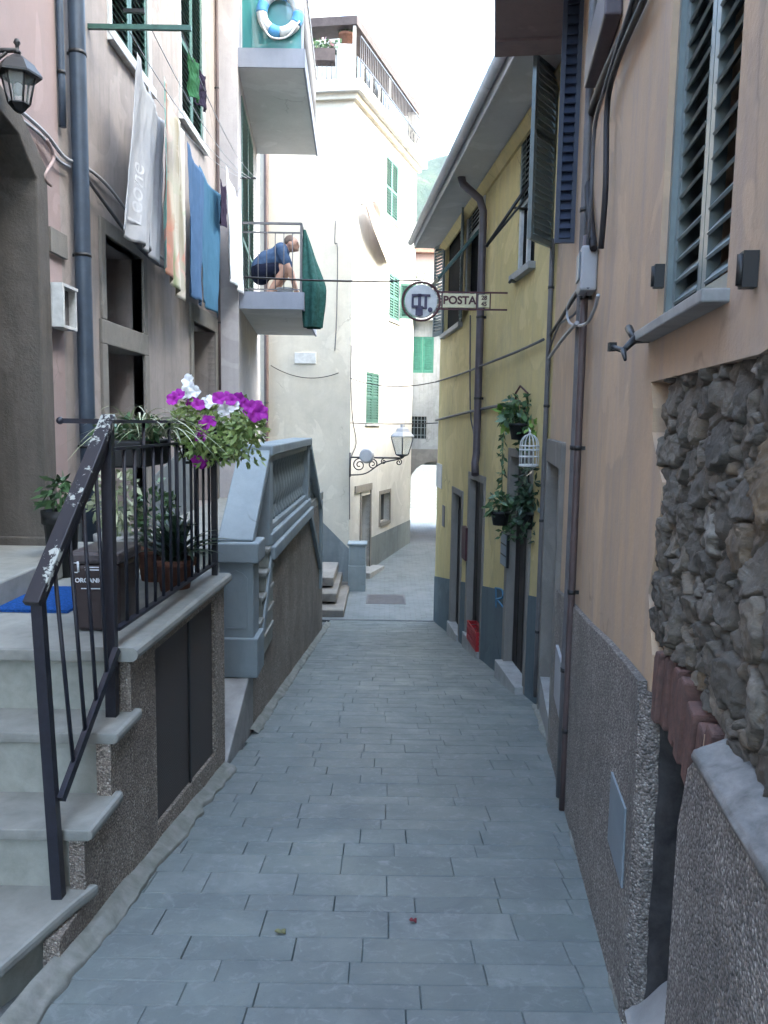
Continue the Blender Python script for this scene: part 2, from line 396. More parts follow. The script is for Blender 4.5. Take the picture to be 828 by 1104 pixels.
def cobble_mat():
    mt, t, b = new_mat('pale lane paving', .6, .35); co = tex_co(t)
    br = N(t, 'ShaderNodeTexBrick'); br.inputs['Scale'].default_value = 2.6; br.inputs['Mortar Size'].default_value = .012
    br.inputs['Color1'].default_value = (.17,.19,.195,1); br.inputs['Color2'].default_value = (.13,.15,.155,1); br.inputs['Mortar'].default_value = (.085,.095,.10,1)
    t.links.new(co, br.inputs['Vector'])
    col = mixc(t, ramp(t, noise_n(t, co, 2, 8, .7, .5), [(.4, (0,0,0)), (.7, (.6,.6,.6))]), br.outputs['Color'], (.23,.245,.25))
    t.links.new(col, b.inputs['Base Color']); bump(t, b, br.outputs['Fac'], -.3, .01); return mt
M['lane'] = cobble_mat()
def white_brick():
    mt, t, b = new_mat('whitewashed masonry', .8, .2)
    c = N(t, 'ShaderNodeTexCoord'); mp = N(t, 'ShaderNodeMapping'); mp.inputs['Rotation'].default_value = (R(90), 0, 0); t.links.new(c.outputs['Object'], mp.inputs[0])
    br = N(t, 'ShaderNodeTexBrick'); br.inputs['Scale'].default_value = 1.5; br.inputs['Mortar Size'].default_value = .022; br.inputs['Row Height'].default_value = .18
    br.inputs['Color1'].default_value = (.25,.265,.265,1); br.inputs['Color2'].default_value = (.19,.205,.21,1); br.inputs['Mortar'].default_value = (.16,.172,.175,1)
    t.links.new(mp.outputs[0], br.inputs['Vector']); t.links.new(br.outputs['Color'], b.inputs['Base Color']); bump(t, b, br.outputs['Fac'], -.4, .02); return mt
M['white_brick'] = white_brick()
def rubble():
    mt, t, b = new_mat('rubble stone', .85, .25); co = tex_co(t)
    at = N(t, 'ShaderNodeAttribute', attribute_name='stone_tone'); ab = N(t, 'ShaderNodeAttribute', attribute_name='stone_body')
    base = ramp(t, at.outputs['Fac'], [(0, (.10,.09,.078)), (.3, (.145,.13,.11)), (.6, (.18,.158,.13)), (.82, (.215,.195,.165)), (.92, (.19,.135,.08)), (1, (.32,.30,.265))])
    base = mixc(t, ramp(t, ab.outputs['Fac'], [(.1, (1,1,1)), (.5, (0,0,0))]), base, (.14,.12,.098))
    n = noise_n(t, co, 14, 9, .7, .8); n2 = noise_n(t, co, 55, 7, .75)
    col = mixc(t, ramp(t, n, [(.38, (0,0,0)), (.66, (.8,.8,.8))]), base, (.085,.076,.065))
    col = mixc(t, ramp(t, n2, [(.56, (0,0,0)), (.75, (.5,.5,.5))]), col, (.36,.35,.33))
    t.links.new(col, b.inputs['Base Color']); bump(t, b, mathn(t, 'ADD', n, mathn(t, 'MULTIPLY', n2, .45)), .9, .02); return mt
M['rubble'] = rubble()
M['rubble_bed'] = simple('rubble mortar bed', (.075,.068,.062), .95, .1, 0, .5, 14, .9)
def cloth_mat(name, c, alt=None, weave=160, kind='noise', sc_=4):
    mt, t, b = new_mat(name, .92, .1); co = tex_co(t)
    f = ramp(t, noise_n(t, co, sc_, 6, .6), [(.35, (0,0,0)), (.7, (1,1,1))])
    col = mixc(t, f, c, alt or dk(c, .82)); t.links.new(col, b.inputs['Base Color'])
    bump(t, b, noise_n(t, co, weave, 2), .25, .003); return mt
M['towel_white'] = cloth_mat('grey white towelling', (.38,.385,.40))
M['towel_blue'] = cloth_mat('blue towelling', (.075,.14,.25), (.06,.115,.21))
M['towel_teal'] = cloth_mat('teal blue towelling', (.06,.155,.24), (.05,.13,.21))
M['cloth_dark'] = cloth_mat('dark plum cotton', (.03,.02,.04))
M['cloth_green'] = cloth_mat('green cotton', (.04,.14,.06))
M['cloth_cream'] = cloth_mat('cream cotton', (.68,.62,.56))
def lace():
    mt, t, b = new_mat('white lace', .9, .1); co = tex_co(t)
    vo = N(t, 'ShaderNodeTexVoronoi'); vo.inputs['Scale'].default_value = 16; t.links.new(co, vo.inputs['Vector'])
    col = ramp(t, vo.outputs['Distance'], [(.2, (.55,.62,.66)), (.5, (.78,.8,.82))]); t.links.new(col, b.inputs['Base Color'])
    bump(t, b, vo.outputs['Distance'], .4, .01); return mt
M['lace'] = lace()
def striped():
    mt, t, b = new_mat('striped beach towel', .92, .1); co = tex_co(t)
    sx = N(t, 'ShaderNodeSeparateXYZ'); t.links.new(co, sx.inputs[0])
    w = mathn(t, 'ADD', mathn(t, 'MULTIPLY', sx.outputs['Y'], 1.25), .5)
    s1 = ramp(t, w, [(0, (.16,.33,.30)), (.13, (.20,.34,.30)), (.16, (.36,.19,.14)), (.27, (.38,.22,.17)), (.31, (.52,.46,.37)), (.43, (.55,.50,.42)), (.47, (.22,.26,.14)), (.54, (.56,.52,.45)), (.66, (.28,.24,.16)), (.70, (.55,.52,.46)), (.82, (.3,.27,.2)), (.87, (.56,.53,.47)), (1, (.5,.47,.41))])
    f = ramp(t, noise_n(t, co, 3.2, 3, .5, 1), [(.52, (0,0,0)), (.56, (1,1,1))])
    s2 = ramp(t, mathn(t, 'MULTIPLY', sx.outputs['Z'], .6), [(.0, (.60,.60,.55)), (.3, (.55,.13,.09)), (.5, (.35,.42,.30)), (.8, (.62,.50,.45))])
    col = mixc(t, mathn(t, 'MULTIPLY', f, .55), s1, s2); t.links.new(col, b.inputs['Base Color']); return mt
M['towel_stripe'] = striped()
def hill_mat():
    mt, t, b = new_mat('wooded hillside', .9, .1); co = tex_co(t)
    col = ramp(t, noise_n(t, co, .09, 12, .75, .5), [(.3, (.010,.022,.014)), (.5, (.022,.045,.025)), (.62, (.045,.065,.035)), (.75, (.09,.09,.065))])
    t.links.new(col, b.inputs['Base Color']); bump(t, b, noise_n(t, co, .25, 10, .8), 1, 2.0); return mt
M['hill'] = hill_mat()
M['earth'] = simple('earth', (.12,.115,.10), .95, .1, 0, .3, .3)

# ------------------------------------------------------------------ text helper
def text_mb(mb, s, origin, ex, ez, size, depth=.003, mi=0, align='CENTER', bold=0):
    cu = bpy.data.curves.new('lettering', 'FONT'); cu.body = s; cu.align_x = align; cu.align_y = 'CENTER'; cu.size = size; cu.extrude = depth/2; cu.offset = bold
    to = bpy.data.objects.new('lettering', cu); sc.collection.objects.link(to)
    dg = bpy.context.evaluated_depsgraph_get(); me = bpy.data.meshes.new_from_object(to.evaluated_get(dg))
    bpy.data.objects.remove(to); bpy.data.curves.remove(cu)
    en = ex.cross(ez)
    mb.add([Vector(origin) + ex*v.co.x + ez*v.co.y + en*v.co.z for v in me.vertices], [list(p.vertices) for p in me.polygons], mi)
    bpy.data.meshes.remove(me)

# ------------------------------------------------------------------ joinery helpers
def louvre(origin, ex, en, w, h, fr=.055, th=.035, slat=.055, tilt=55, mids=(), mb=None, over=.62):
    """louvred leaf: origin = lower corner, ex = width direction, en = face normal"""
    mb = mb or MB(); ez = V(0,0,1); o = Vector(origin)
    def bx(x0, x1, z0, z1, t0=-th/2, t1=th/2): mb.obox(o + ex*(x0+x1)/2 + ez*(z0+z1)/2 + en*(t0+t1)/2, ex*(x1-x0)/2, en*(t1-t0)/2, ez*(z1-z0)/2)
    bx(0, fr, 0, h); bx(w-fr, w, 0, h); 
    rails = [(0, fr*1.3), (h-fr, h)] + [(m_-fr/2, m_+fr/2) for m_ in mids]
    for a, b_ in rails: bx(fr, w-fr, a, b_)
    rails.sort()
    for (a0, a1), (b0, b1) in zip(rails, rails[1:]):
        n = max(1, int((b0-a1)/slat)); st = (b0-a1)/n
        for i in range(n):
            zc = a1 + (i+.5)*st; ca, sa = math.cos(R(tilt)), math.sin(R(tilt))
            c = o + ex*w/2 + ez*zc
            mb.obox(c, ex*(w/2-fr+.002), (en*ca - ez*sa)*slat*over, (ez*ca + en*sa)*.004)
    return mb
def leaf_at(mb, p, d, n, L, w, mi=0, droop=0):
    d = d.normalized(); sdv = d.cross(n)
    if sdv.length < 1e-3: sdv = d.orthogonal()
    sdv.normalize(); m_ = p + d*L*.5 - V(0,0,droop*.3)
    mb.add([p, m_+sdv*w/2, p+d*L-V(0,0,droop), m_-sdv*w/2], [(0,1,2,3)])
def rvec(): 
    while True:
        v = V(rnd.uniform(-1,1), rnd.uniform(-1,1), rnd.uniform(-1,1))
        if .05 < v.length < 1: return v
def leaf_cloud(c, r, n, L, w, mb=None, shell=.35):
    mb = mb or MB(); r = Vector(r)
    for i in range(n):
        v = rvec(); v = v.normalized()*(shell + (1-shell)*v.length)
        k = .75+.5*noise.noise(v*2.1+Vector(c))
        leaf_at(mb, Vector(c)+V(v.x*r.x, v.y*r.y, v.z*r.z)*k, (rvec()+v*.6), rvec(), L*rnd.uniform(.6,1.3), w*rnd.uniform(.7,1.3), droop=L*.2)
    return mb
def strap_leaf(mb, p, az, L, up, w, seg=7, droop=1.0):
    h = V(math.cos(az), math.sin(az), 0); side = V(-math.sin(az), math.cos(az), 0); pts = []
    for i in range(seg+1):
        t = i/seg; q = p + h*(L*t*math.cos(up)*(1+.2*t)) + V(0,0, L*(math.sin(up)*t*1.35 - droop*t*t*.75)); ww = w*(1-t**2.2)*min(1, .4+t*4)*.5 + .0006
        pts.append((q-side*ww, q+V(0,0,-ww*.35), q+side*ww))
    b = len(mb.v)
    for a in pts: mb.v += list(a)
    for i in range(seg):
        for k in (0, 1):
            a = b+i*3+k; mb.f.append([a, a+1, a+4, a+3]); mb.m.append(0); mb.sm.append(True)
def pot_mb(c, r, h, mb=None):
    mb = mb or MB()
    return mb.lathe(c, [(r*.72,0), (r*.95,h*.8), (r*1.06,h*.8), (r*1.08,h), (r*.96,h), (r*.9,h*.86)], 20)
def catenary(a, b, sag, n=16):
    a = Vector(a); b = Vector(b); return [a.lerp(b, i/n) - V(0,0,sag*4*(i/n)*(1-i/n)) for i in range(n+1)]

# ================================================================== SETTING
HAZE_R = 520
mb = MB(); mb.grid(lambda u, v: (lerp(-HAZE_R+20, HAZE_R-20, u), lerp(-HAZE_R+20, HAZE_R-20, v), -3.2), 8, 8)
tag(mb.build('ground', M['earth']), 'earth ground under and around the village', None, None, 'structure')
mb = MB()
def hillf(u, v):
    x = lerp(-330, 380, u); y = lerp(130, 420, v)
    h = 126*max(0, min(1, (y-130)/230))**1.1 * (1-.2*((x-20)/350)**2)
    h += 16*noise.fractal(V(x, y, 0)*.012, 1, 2, 6) + 5*noise.fractal(V(x, y, 3)*.06, 1, 2, 5)
    return (x, y, -3.1 + max(0, h*(1 if v > .02 else 0)))
mb.grid(hillf, 150, 90)
tag(mb.build('hillside', M['hill']), 'hazy wooded green hillside above the roofs', None, None, 'structure')

# lane edges in plan
LP = [(-9, -1.65), (2.53, -1.135), (4.95, -1.027), (6.73, -.99), (12.27, -.946), (30, -.75)]
def xl(y):
    for (a, xa), (b_, xb) in zip(LP, LP[1:]):
        if y <= b_: return lerp(xa, xb, (y-a)/(b_-a))
    return LP[-1][1]
def xs(y): return -1.02 + .0101*(y-5.0)
RP = [(-9, -.72), (2.48, .898), (2.826, .945), (3.6, 1.05), (4.52, 1.177), (5.8, 1.34), (7.0, 1.47), (8.5, 1.40), (10.5, 1.22), (13.85, .95), (30, .95)]
def xr(y):
    for (a, xa), (b_, xb) in zip(RP, RP[1:]):
        if y <= b_: return lerp(xa, xb, (y-a)/(b_-a))
    return RP[-1][1]
# bedding sheet below the paving, following the slope
mb = MB()
ys = [-9 + i*.5 for i in range(0, 90)]
def bed(u, v):
    y = -9+v*45; return (lerp(-6, 9, u), y, ground_z(y)-.03)
mb.grid(bed, 6, 150, smooth=False)
tag(mb.build('street_bed', M['paving_mortar']), 'dark mortar bed under the slate street paving', None, None, 'structure')
# slate paving slabs
mb = MB(); tones = []
y = -8.5
while y < 13.75:
    dep = rnd.choice([.14,.16,.17,.19,.21,.24]); y1 = min(y+dep, 13.8)
    a = xl(y)+.0 ; b_ = xr(y)+.0
    x = a - rnd.uniform(0, .4)
    while x < b_:
        w = rnd.choice([rnd.uniform(.22,.42), rnd.uniform(.32,.66)]); x1 = x+w; g = rnd.choice([.0003,.0006,.0010,.0016])
        xa, xb = max(x, a), min(x1, b_)
        if b_-xb < .12: xb = b_; x1 = b_+1
        if xb-xa > .05:
            h = rnd.uniform(-.0012, .0012); tl = rnd.uniform(-.0012, .0012)
            c = [(xa+g, y+g), (xb-g, y+g), (xb-g, y1-g), (xa+g, y1-g)]; e = .003
            top = [V(px_+(e if i in (0,3) else -e), py_+(e if i < 2 else -e), ground_z(py_)+h+tl*(1 if i in (0,3) else -1)) for i, (px_, py_) in enumerate(c)]
            mid = [V(px_, py_, ground_z(py_)+h-.004) for px_, py_ in c]
            low = [V(px_, py_, ground_z(py_)-.028) for px_, py_ in c]
            n0 = len(mb.f)
            mb.add(top+mid+low, [(0,1,2,3)]+[(i, (i+1) % 4, 4+(i+1) % 4, 4+i)[::-1] for i in range(4)]+[(4+i, 4+(i+1) % 4, 8+(i+1) % 4, 8+i)[::-1] for i in range(4)])
            tn = rnd.random(); tones += [tn]*(len(mb.f)-n0)
        x = x1
    y = y1
po = mb.build('street', M['paving'], recalc=False)
at = po.data.attributes.new('slab_tone', 'FLOAT', 'FACE'); at.data.foreach_set('value', tones)
tag(po, 'narrow sloping street paved in blue grey slate slabs', None, None, 'structure')
mb = MB(); mb.grid(lambda u, v: (lerp(-4, 6, u), 13.8+v*20, ground_z(13.8+v*20)+.004), 8, 60, smooth=False)
tag(mb.build('lane_paving', M['lane']), 'paler flat paving where the street bends beyond the slope', None, None, 'structure')
mb = MB(); mb.box(-1.1, .98, 13.76, 13.84, -2.1, -1.922)
tag(mb.build('kerb_strip', M['paving_mortar']), 'dark joint across the foot of the slope', None, None, 'structure')
# mortar fillets along both wall feet
def fillet(fx, sgn, y0, y1, w, h):
    mb = MB(); ny = int((y1-y0)/.06); pr = [(0, -.02), (.04, .25), (.3, .5), (.62, .8), (1, 1.0)]
    def f(u, v):
        y = lerp(y0, y1, v); k = u*(len(pr)-1); i = min(int(k), len(pr)-2); t = k-i
        a, hh = lerp(pr[i][0], pr[i+1][0], t), lerp(pr[i][1], pr[i+1][1], t)
        nz = noise.fractal(V(y*3, u*2, sgn*5), 1, 2, 4)
        ww = w*(1+.22*noise.noise(V(y*2.2, 7*sgn, 0))+.25*noise.noise(V(y*9, 3*sgn, 0)))
        return (fx(y) + sgn*(ww*(1-a)) - sgn*.02, y, ground_z(y)+h*hh+ .012*nz*(1 if u > 0 else 0) - (.01 if u == 0 else 0))
    mb.grid(f, 14, ny*2)
    return mb
tag(fillet(xl, 1, -3, 5.0, .095, .06).build('gutter_strip', M['gutter']), 'rough mortar strip at the foot of the staircase wall', None, None, 'structure')
tag(fillet(xs, 1, 5.9, 13.2, .08, .05).build('gutter_strip', M['gutter']), 'thin mortar strip at the foot of the balustrade wall', None, None, 'structure')
tag(fillet(xr, -1, -3, 7.0, .10, .055).build('gutter_strip', M['gutter']), 'mossy mortar strip at the foot of the orange wall', None, None, 'structure')

# ================================================================== RIGHT SIDE : ORANGE HOUSE
WR = Wall((.92+(-8-3.04)*.136, -8), (1.459, 7.0), +1)
orange = thing('orange_house', 'orange plastered house with bare rubble patch and tall louvred window', 'house', WR.pt(9, -1))
TOP_R = 5.5
zs = lambda s_: ground_z(WR.pt(s_, 0).y)
niche_px = [(702,412), (730,405), (762,396), (790,389), (818,382)]
niche = [WR.uv(*q) for q in niche_px]
n_r = WR.uv(818, 383)
left_px = [(703,706), (701,672), (699,640), (705,600), (711,556), (714,520), (707,490), (703,466), (704,440)]
left = [WR.uv(*q) for q in left_px]
sR = WR.uv(828, 500)[0]-.42           # niche runs on to the right beyond the picture
zDR = .90                             # top of the right-hand pebbledash
s_arch_l = WR.uv(699, 760)[0]; s_arch_r = WR.uv(746, 894)[0]
arch_l = WR.uv(702, 700); arch_r = WR.uv(772, 865)
# plaster polygon hole: niche + doorway are one hole in the plaster/body slab
zt = max(n_r[1], niche[-1][1])
hole = [(sR, zDR), (sR, zt+.02)] + [(n_r[0]-.25, zt+.03)] + niche[::-1] + left[::-1]
s0n = left[0][0]
door_r = (WR.uv(746, 894)[0], WR.uv(694, 900)[0])
hole += [(s0n+.0, WR.uv(700,735)[1]), (door_r[1], .66), (door_r[1], -.75), (door_r[0], -.75), (door_r[0], zDR-.001)]
win = WR.rect(726, 803, 0, 330); win = (win[0], win[1], WR.uv(760,326)[1], 3.35)
odoor = WR.rect(584, 603, 493, 745); odoor = (WR.uv(604,600)[0], WR.L-.16, -.85, odoor[3])
SR0 = 5.3
outer = [(SR0, -2.5), (WR.L, -2.5), (WR.L, TOP_R), (SR0, TOP_R)]
mb = MB(); mb.slab(WR, outer, [hole, rp(win), rp(odoor)], -1.4, 0)
mb.wbox(WR, SR0, WR.L, -2.6, TOP_R-.01, -4.4, -1.405)
mb.build('wall', M['orange'], orange)
# pebbledash dado, left (its top follows the street) and right (level, mortar ledge)
dl = [WR.uv(700,735), WR.uv(680,712), WR.uv(660,690), WR.uv(640,672), WR.uv(622,652), WR.uv(604,636)]
dl_in = [(q[0], q[1]) for q in dl]
poly = [(door_r[1]+.024, -2.0)] + [(door_r[1]+.024, .66), (dl_in[0][0]+.02, dl_in[0][1]-.005)] + dl_in[1:] + [(odoor[0], dl_in[-1][1]-.02), (odoor[0], -2.0)]
mb = MB(); mb.slab(WR, poly, [], .002, .03); 
mb.build('dado', M['pebble_r'], orange)
mb = MB(); mb.slab(WR, [(SR0, -2), (door_r[0], -2), WR.uv(752,892), WR.uv(764,830), (WR.uv(776,812)[0]+.01, zDR-.012), (SR0, zDR-.012)], [], -.05, .045)
mb.build('dado', M['pebble_r'], orange)
mb = MB()
def ledge(u, v):
    s_ = lerp(sR-.6, WR.uv(776,812)[0]+.01, u); pr = [(-.10,.05), (-.03,.035), (.02,.016), (.048,.003), (.054,-.012), (.047,-.03)]
    k = v*5; i_ = min(int(k), 4); o, h = lerp(pr[i_][0], pr[i_+1][0], k-i_), lerp(pr[i_][1], pr[i_+1][1], k-i_)
    nz = noise.fractal(V(s_*9, v*2.5, 2), 1, 2, 5)
    return WR.pt(s_, zDR + h + .007*nz, o + .006*nz)
mb.grid(ledge, 70, 20); mb.build('mortar_ledge', simple('pale mortar', (.25,.245,.235), .95, .1, 0, .35, 18, .6), orange)
# cellar doorway recess, its shade painted in by darker colours further inward
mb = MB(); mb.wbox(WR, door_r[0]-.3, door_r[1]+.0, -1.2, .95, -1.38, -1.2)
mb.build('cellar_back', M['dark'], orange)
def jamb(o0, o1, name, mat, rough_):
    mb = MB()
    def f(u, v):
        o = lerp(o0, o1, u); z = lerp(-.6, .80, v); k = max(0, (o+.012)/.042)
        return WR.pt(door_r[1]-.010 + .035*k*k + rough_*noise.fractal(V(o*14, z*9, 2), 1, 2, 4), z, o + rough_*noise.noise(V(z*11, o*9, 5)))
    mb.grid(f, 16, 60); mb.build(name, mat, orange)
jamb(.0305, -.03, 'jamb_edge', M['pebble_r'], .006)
jamb(-.028, -.11, 'cellar_jamb', simple('soot and shade cellar plaster', (.085,.08,.08), .9, .1, 0, .6, 9, .9, alt=(.02,.02,.022)), .007)  # sooty plaster, coloured darker still for the shade inside the recess
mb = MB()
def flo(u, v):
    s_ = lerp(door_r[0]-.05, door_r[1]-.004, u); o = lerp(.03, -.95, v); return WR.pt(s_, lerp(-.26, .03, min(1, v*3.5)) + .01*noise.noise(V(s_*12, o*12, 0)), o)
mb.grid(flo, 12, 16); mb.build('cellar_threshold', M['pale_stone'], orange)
mb = MB(); mb.wbox(WR, door_r[1]-.015, door_r[1]-.004, -1.2, .9, -1.2, -.11); mb.wbox(WR, door_r[0]+.002, door_r[0]+.012, -1.2, .9, -1.2, -.06); mb.wbox(WR, door_r[0]+.013, door_r[1]-.016, .84, .86, -1.2, -.11); mb.build('cellar_shade_lining', M['dark'], orange)  # near black panels paint the unlit depth of the cellar
# brick soldier arch over the cellar doorway
nb = 11; arch_mb = MB()
tA, tB = V(*WR.uv(705,700), 0), V(*WR.uv(768,800), 0); bA, bB = V(*WR.uv(700,765), 0), V(*WR.uv(756,893), 0)
for i in range(nb):
    t0 = (i+.09)/nb; t1 = (i+.91)/nb; dz0 = rnd.uniform(-.02,.02); dz1 = rnd.uniform(-.015,.015); o_ = rnd.uniform(-.02, .016)
    rise = lambda t: .03*math.sin(math.pi*t)
    q = [bA.lerp(bB, t0)+V(0, rise(t0)+dz1, 0), bA.lerp(bB, t1)+V(0, rise(t1)+dz1, 0), tA.lerp(tB, t1)+V(0, rise(t1)+dz0, 0), tA.lerp(tB, t0)+V(0, rise(t0)+dz0, 0)]
    arch_mb.slab(WR, [(p.x, p.y) for p in q], [], -.10, o_); bk_ = [WR.pt(p.x, p.y, -.10) for p in q]; arch_mb.add(bk_, [(0,1,2,3)])
arch_mb.build('brick_arch', M['rust'], orange, bevel=.008)
# mortared rubble where the plaster has come away
def inside(pt, poly):
    x, y = pt; c = False; j = len(poly)-1
    for i in range(len(poly)):
        xi, yi = poly[i]; xj, yj = poly[j]
        if (yi > y) != (yj > y) and x < (xj-xi)*(y-yi)/(yj-yi)+xi: c = not c
        j = i
    return c
nicheP = [(sR, zDR-.02), (sR, zt)] + [(n_r[0]-.25, zt+.01)] + niche[::-1] + left[::-1] + [(arch_l[0], arch_l[1]+.03), (arch_r[0], arch_r[1]+.05)]
import numpy as np
placed = []
big = [((826,505), .12, .10, .3), ((790,590), .07,.05, -.4), ((800,760), .09, .07, .2), ((770,480), .075,.05, 0), ((742,495), .04, .055, .2), ((800,680), .11, .06, -.3), ((775,430), .055,.035, .3), ((735,440), .04,.065, 0), ((748,610), .045,.035, .5),
       ((815,430), .045,.06, .2), ((828,610), .06,.055, .1), ((740,660), .05,.035, -.3), ((745,560), .045,.03, .2)]
for q, a, b_, rot in big:
    s_, z_ = WR.uv(*q); placed.append((s_, z_, a, b_, rot))
for tries, (lo, hi) in ((600, (.04, .065)), (1000, (.026, .038)), (2200, (.014, .024)), (2000, (.008, .013))):
    for _ in range(tries):
        s_ = rnd.uniform(sR, s0n+.02); z_ = rnd.uniform(.64, zt+.03); r_ = rnd.uniform(lo, hi)
        if any((s_-p[0])**2+(z_-p[1])**2 < ((r_+(p[2]+p[3])/2)*.9)**2 for p in placed): continue
        asp = rnd.choice([.6,.75,.9,1.2,1.5]); placed.append((s_, z_, r_*asp, r_/asp, rnd.uniform(-.5, .5)))
P_ = np.array(placed); nS, nZ = 250, 330
S_, Z_ = np.meshgrid(np.linspace(sR-.02, s0n+.06, nS), np.linspace(.62, zt+.08, nZ))
fS, fZ = S_.ravel(), Z_.ravel()
nzv = np.array([noise.noise_vector(V(a*16, b_*16, 3.3)) for a, b_ in zip(fS, fZ)]); nz2 = np.array([noise.noise_vector(V(a*45, b_*45, 1.3)) for a, b_ in zip(fS, fZ)])
wS_ = fS + .010*nzv[:,0] + .0045*nz2[:,0]; wZ_ = fZ + .010*nzv[:,1] + .0045*nz2[:,1]
d1 = np.full(fS.shape, 9.); d2 = np.full(fS.shape, 9.); own = np.zeros(fS.shape, int)
for i, (a, b_, ra_, rb_, rot) in enumerate(P_):
    x = wS_-a; y = wZ_-b_; c_, s__ = math.cos(rot), math.sin(rot); xr_ = x*c_+y*s__; yr_ = -x*s__+y*c_
    rm = (ra_*rb_)**.5; dd_ = (np.sqrt((xr_/ra_)**2+(yr_/rb_)**2)-1)*rm
    closer = dd_ < d1; d2 = np.where(closer, d1, np.minimum(d2, dd_)); own = np.where(closer, i, own); d1 = np.where(closer, dd_, d1)
gap = np.clip((d2-d1)/.016, 0, 1); prof_ = gap*gap*(3-2*gap)
rs_ = np.random.RandomState(5); n_st = len(P_)
size_ = np.sqrt(P_[:,2]*P_[:,3]); base_h = rs_.uniform(-.012, .018, n_st) + np.clip(size_-.02, 0, .05)*.25
tx, tz = rs_.uniform(-.45, .45, n_st), rs_.uniform(-.5, .35, n_st)
fr_ = np.array([noise.fractal(V(a*22, b_*22, k*.37), .9, 2.1, 6) for a, b_, k in zip(fS, fZ, own)])
rg = np.array([abs(noise.noise(V(a*30+k*1.7, b_*30, k*.61))) for a, b_, k in zip(fS, fZ, own)])
hgt = -.058 + prof_*(.034 + base_h[own] + tx[own]*(fS-P_[own,0]) + tz[own]*(fZ-P_[own,1]) + .012*fr_ - .016*rg) + (1-prof_)*.006*fr_
hgt = -.036 + (hgt+.058)*.62 + .010*np.clip(1-(s0n-fS)/.13, 0, 1); hgt = np.minimum(hgt, .008 + .006*fr_)
ins_ = np.array([inside((a, b_), nicheP) for a, b_ in zip(fS, fZ)]); hgt = np.where(ins_, hgt, np.minimum(hgt, -.02))
tb_ = (fS-tA.x)/(tB.x-tA.x); zl_ = tA.y + (tB.y-tA.y)*tb_ + .03*np.sin(np.pi*np.clip(tb_, 0, 1))
hgt = np.where((fZ < zl_+.012) & (tb_ > -.12) & (tb_ < 1.05), np.minimum(hgt, -.045), hgt)
pts_ = [WR.pt(a, b_, h) for a, b_, h in zip(fS, fZ, hgt)]
mb = MB(); mb.v = pts_; big_n = [(p[0]+.015 if k_ == 'x' else p[0], p[1]) for k_, p in [('', q) for q in nicheP]]
for jz in range(nZ-1):
    for js in range(nS-1):
        a = jz*nS+js; c_ = (S_[jz,js], Z_[jz,js])
        if c_[1] < .90 and c_[0] < WR.uv(770,840)[0]-.02 : 
            if c_[1] < .88: continue
        if c_[1] < .80 and not inside(c_, nicheP): continue
        mb.f.append([a, a+1, a+nS+1, a+nS]); mb.m.append(0); mb.sm.append(True)
so = mb.build('exposed_stonework', M['rubble'], orange, recalc=False)
at = so.data.attributes.new('stone_tone', 'FLOAT', 'POINT'); at.data.foreach_set('value', rs_.uniform(0, 1, n_st)[own])
at = so.data.attributes.new('stone_body', 'FLOAT', 'POINT'); at.data.foreach_set('value', prof_)
# tall louvred window
w2 = (win[0]+win[1])/2; zb = win[2]
fr = MB(); 
for a, b_ in ((win[0], win[0]+.03), (win[1]-.03, win[1])): fr.wbox(WR, a, b_, zb, win[3], -.16, -.02)
fr.wbox(WR, win[0]+.03, win[1]-.03, win[3]-.03, win[3], -.16, -.02)
wf = fr.build('window_frame', M['sh_grey'], orange)
for a, b_ in ((win[0]+.034, w2-.004), (w2+.004, win[1]-.034)):
    louvre(WR.pt(a, zb+.012, -.055), WR.d3, WR.n3, b_-a, win[3]-zb-.05, .04, .035, .062, 50, over=.48).build('shutter', M['sh_grey'], wf)
mb = MB(); mb.wbox(WR, win[0], win[1], zb, win[3], -.37, -.30); mb.build('window_pane', M['dark'], wf)
mb = MB(); mb.wbox(WR, win[0]-.03, win[1]+.05, zb-.03, zb, -.16, .06); mb.build('window_sill', M['sill'], wf, bevel=.004)
for q in ((716, 298), (816, 291)):
    s_, z_ = WR.uv(*q); mb = MB(); mb.wbox(WR, s_-.014, s_+.014, z_-.035, z_+.035, .001, .03); mb.tube([WR.pt(s_, z_-.03, .03), WR.pt(s_, z_+.03, .03)], .009)
    mb.build('shutter_hinge', M['black'], orange)
# iron shutter stay
stay = thing('shutter_stay', 'black wrought iron shutter stay below the louvred window sill', 'shutter catch', WR.p(690, 372))
mb = MB(); A = WR.p(700, 366); B = WR.p(684, 366, .06); C_ = WR.p(672, 378, .10); D_ = WR.p(660, 374, .12)
mb.tube([A, B, C_, D_], [.012,.014,.010,.009], 8); mb.tube([B, WR.p(678, 354, .06)], [.01,.014], 8); mb.tube([C_, WR.p(674,388,.10)], [.01,.005], 8)
mb.obox(D_, V(.012,0,0), V(0,.012,0), V(0,0,.014)); mb.build('stay_arm', M['black'], stay)
# stone doorway at the far end of the orange house
mb = MB(); 
mb.wbox(WR, odoor[0]-.10, odoor[0]+.03, -1.0, odoor[3]+.16, -.36, .035); mb.wbox(WR, odoor[1]-.06, odoor[1]+.08, -1.0, odoor[3]+.16, -.36, .035); mb.wbox(WR, odoor[0]+.03, odoor[1]-.06, odoor[3]-.03, odoor[3]+.16, -.36, .034)
mb.build('door_surround', M['stone'], orange, bevel=.006)
mb = MB(); mb.wbox(WR, odoor[0]+.03, odoor[1]-.06, -1.05, odoor[3]-.03, -.37, -.16); mb.build('door', M['door_wood'], orange)
mb = MB(); mb.wbox(WR, odoor[0], odoor[1], -1.1, -.62, -.2, .02); mb.build('doorstep', M['pale_stone'], orange)
